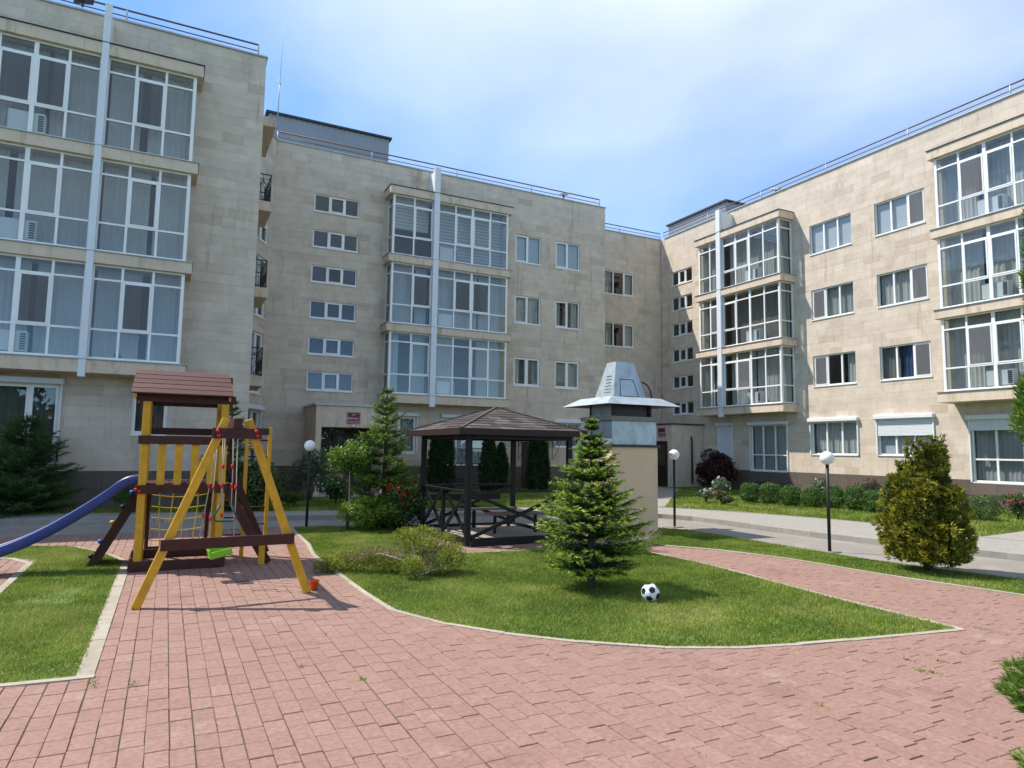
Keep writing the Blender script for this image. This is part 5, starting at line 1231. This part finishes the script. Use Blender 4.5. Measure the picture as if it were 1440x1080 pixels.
def tufts(t, centers, m, n, ln, wd, seed, name='foliage', up=.35):
    rs = np.random.default_rng(seed); PP = []; DD = []; TT = []
    for (x, y, z, rx, ry, rz) in centers:
        k = n; q = rs.normal(size=(k, 3)); q = unitv(q) * (rs.random((k, 1)) ** .4); P = np.c_[x + q[:, 0] * rx, y + q[:, 1] * ry, np.maximum(.01, z + q[:, 2] * rz)]
        d = unitv(q + rs.normal(size=(k, 3)) * .6 + np.array([0, 0, up])); PP.append(P); DD.append(d); TT.append(.3 + .35 * rs.random(k) + .25 * q[:, 2])
    PP, DD, TT = map(np.concatenate, (PP, DD, TT))
    return leaf_mesh(name, PP, DD, side(DD), ln * (.5 + .7 * rs.random(len(PP))), wd, TT, m, t)
tufts(jn, [(2.3, 10.8, .10, .2, .16, .1), (2.45, 10.72, .14, .26, .2, .14), (2.7, 10.6, .18, .28, .2, .15), (2.95, 10.45, .2, .26, .18, .12), (3.2, 10.3, .12, .25, .16, .12), (3.4, 10.3, .54, .22, .2, .13), (3.7, 10.35, .55, .27, .2, .13), (3.95, 10.15, .45, .22, .2, .15), (3.85, 9.75, .2, .22, .18, .18), (3.3, 9.7, .18, .16, .14, .16), (4.05, 9.9, .28, .18, .18, .18), (3.55, 10.05, .42, .27, .2, .12), (3.75, 9.95, .3, .25, .2, .18)], 'juniper', 760, .065, .013, 51)
tufts(jn, [(2.75, 10.5, .26, .3, .15, .09), (2.95, 10.45, .3, .25, .15, .09), (3.2, 10.2, .30, .25, .14, .1), (3.75, 9.95, .36, .22, .15, .14), (3.6, 9.8, .2, .18, .14, .14), (3.5, 10.0, .3, .2, .15, .15)], 'juniper_brown', 420, .065, .008, 52, 'dry_twigs')
jd = thing('dry_shrub', (8.0, 10.75, 0), 'half dry low shrub with bare pale twigs right behind the fir', 'shrub')
b = MB(); rs_ = random.Random(4)
for i in range(16):
    a = rs_.uniform(-.6, 1.2); l = rs_.uniform(.4, .85); b.tube([(8.0, 10.75, 0), (8.0 + l * .5 * math.cos(a), 10.75 + l * .3 * math.sin(a), .15 + .1 * rs_.random()), (8.0 + l * math.cos(a), 10.75 + l * .6 * math.sin(a), .22 + .28 * rs_.random())], [.014, .009, .003], 5)
b.build('twigs', 'bark_pale', jd)
tufts(jd, [(7.7, 10.5, .15, .25, .2, .15), (8.0, 10.4, .12, .2, .15, .12)], 'thuja_fresh', 500, .07, .014, 53); tufts(jd, [(8.4, 10.9, .33, .3, .2, .12), (8.05, 10.85, .25, .3, .2, .15)], 'juniper_brown', 350, .09, .006, 54, 'dry_twigs')
# weeds in the joints of the paving
wd_ = []
rs = np.random.default_rng(77)
for (x, y, s) in ((6.1, 3.95, 1.0), (6.16, 3.88, .8), (6.55, 4.05, .7), (6.3, 4.2, .6), (4.55, 3.75, .8), (-.13, 6.35, .9), (-.42, 6.5, 1.2), (1.55, 5.75, .6), (1.15, 6.3, .5), (7.55, 3.9, .6), (7.2, 3.7, .5), (8.2, 4.62, 1.2), (5.9, 4.35, .5), (7.0, 4.1, .5), (9.0, 5.5, .6), (9.3, 6.6, .6), (8.7, 5.2, .6)):
    k = int(40 * s); wd_.append(np.c_[x + rs.normal(size=k) * .02 * s, y + rs.normal(size=k) * .05 * s, np.full(k, -.004)])
for _ in range(160):
    bk_ = bricks[rs.integers(min(2600, len(bricks)))]; k = 6; wd_.append(np.c_[bk_[2] + rs.normal(size=k) * .004, bk_[3] + rs.uniform(0, .2) + rs.normal(size=k) * .02, np.full(k, -.012)])
wd_ = np.concatenate(wd_); D = unitv(rs.normal(size=(len(wd_), 3)) * np.array([.7, .7, 0]) + np.array([0, 0, .8]))
tag(leaf_mesh('weeds', wd_, D, side(D), .022 * (.5 + rs.random(len(wd_))), .009, .2 + .6 * rs.random(len(wd_)), 'grass', quad=True), 'tiny green weeds growing in the joints of the brick paving', 'weeds', kind='stuff')

# the belt of trees on the far side of the courtyard, behind the viewer: the ground floor windows mirror it
rs = np.random.default_rng(91); nq = 9000
cx_ = rs.uniform(-45, 30, 46); cr_ = rs.uniform(2.2, 4.2, 46); cz_ = rs.uniform(2.5, 6.5, 46); cy_ = rs.uniform(-40, -31, 46)
ix = rs.integers(0, 46, nq); dv = rand_dirs(nq); rr = (.6 + .4 * rs.random(nq))[:, None]
P = np.c_[cx_[ix], cy_[ix], cz_[ix]] + dv * cr_[ix][:, None] * rr; P[:, 2] = np.maximum(P[:, 2], .1)
D, S = shell_frame(dv, .5, .2)
tag(leaf_mesh('far_wood', P, D, S, .9, .6, .2 + .5 * rs.random(nq), 'leaf_dark'), 'belt of broadleaf trees across the courtyard, mirrored in the ground floor windows', 'wood', kind='stuff')
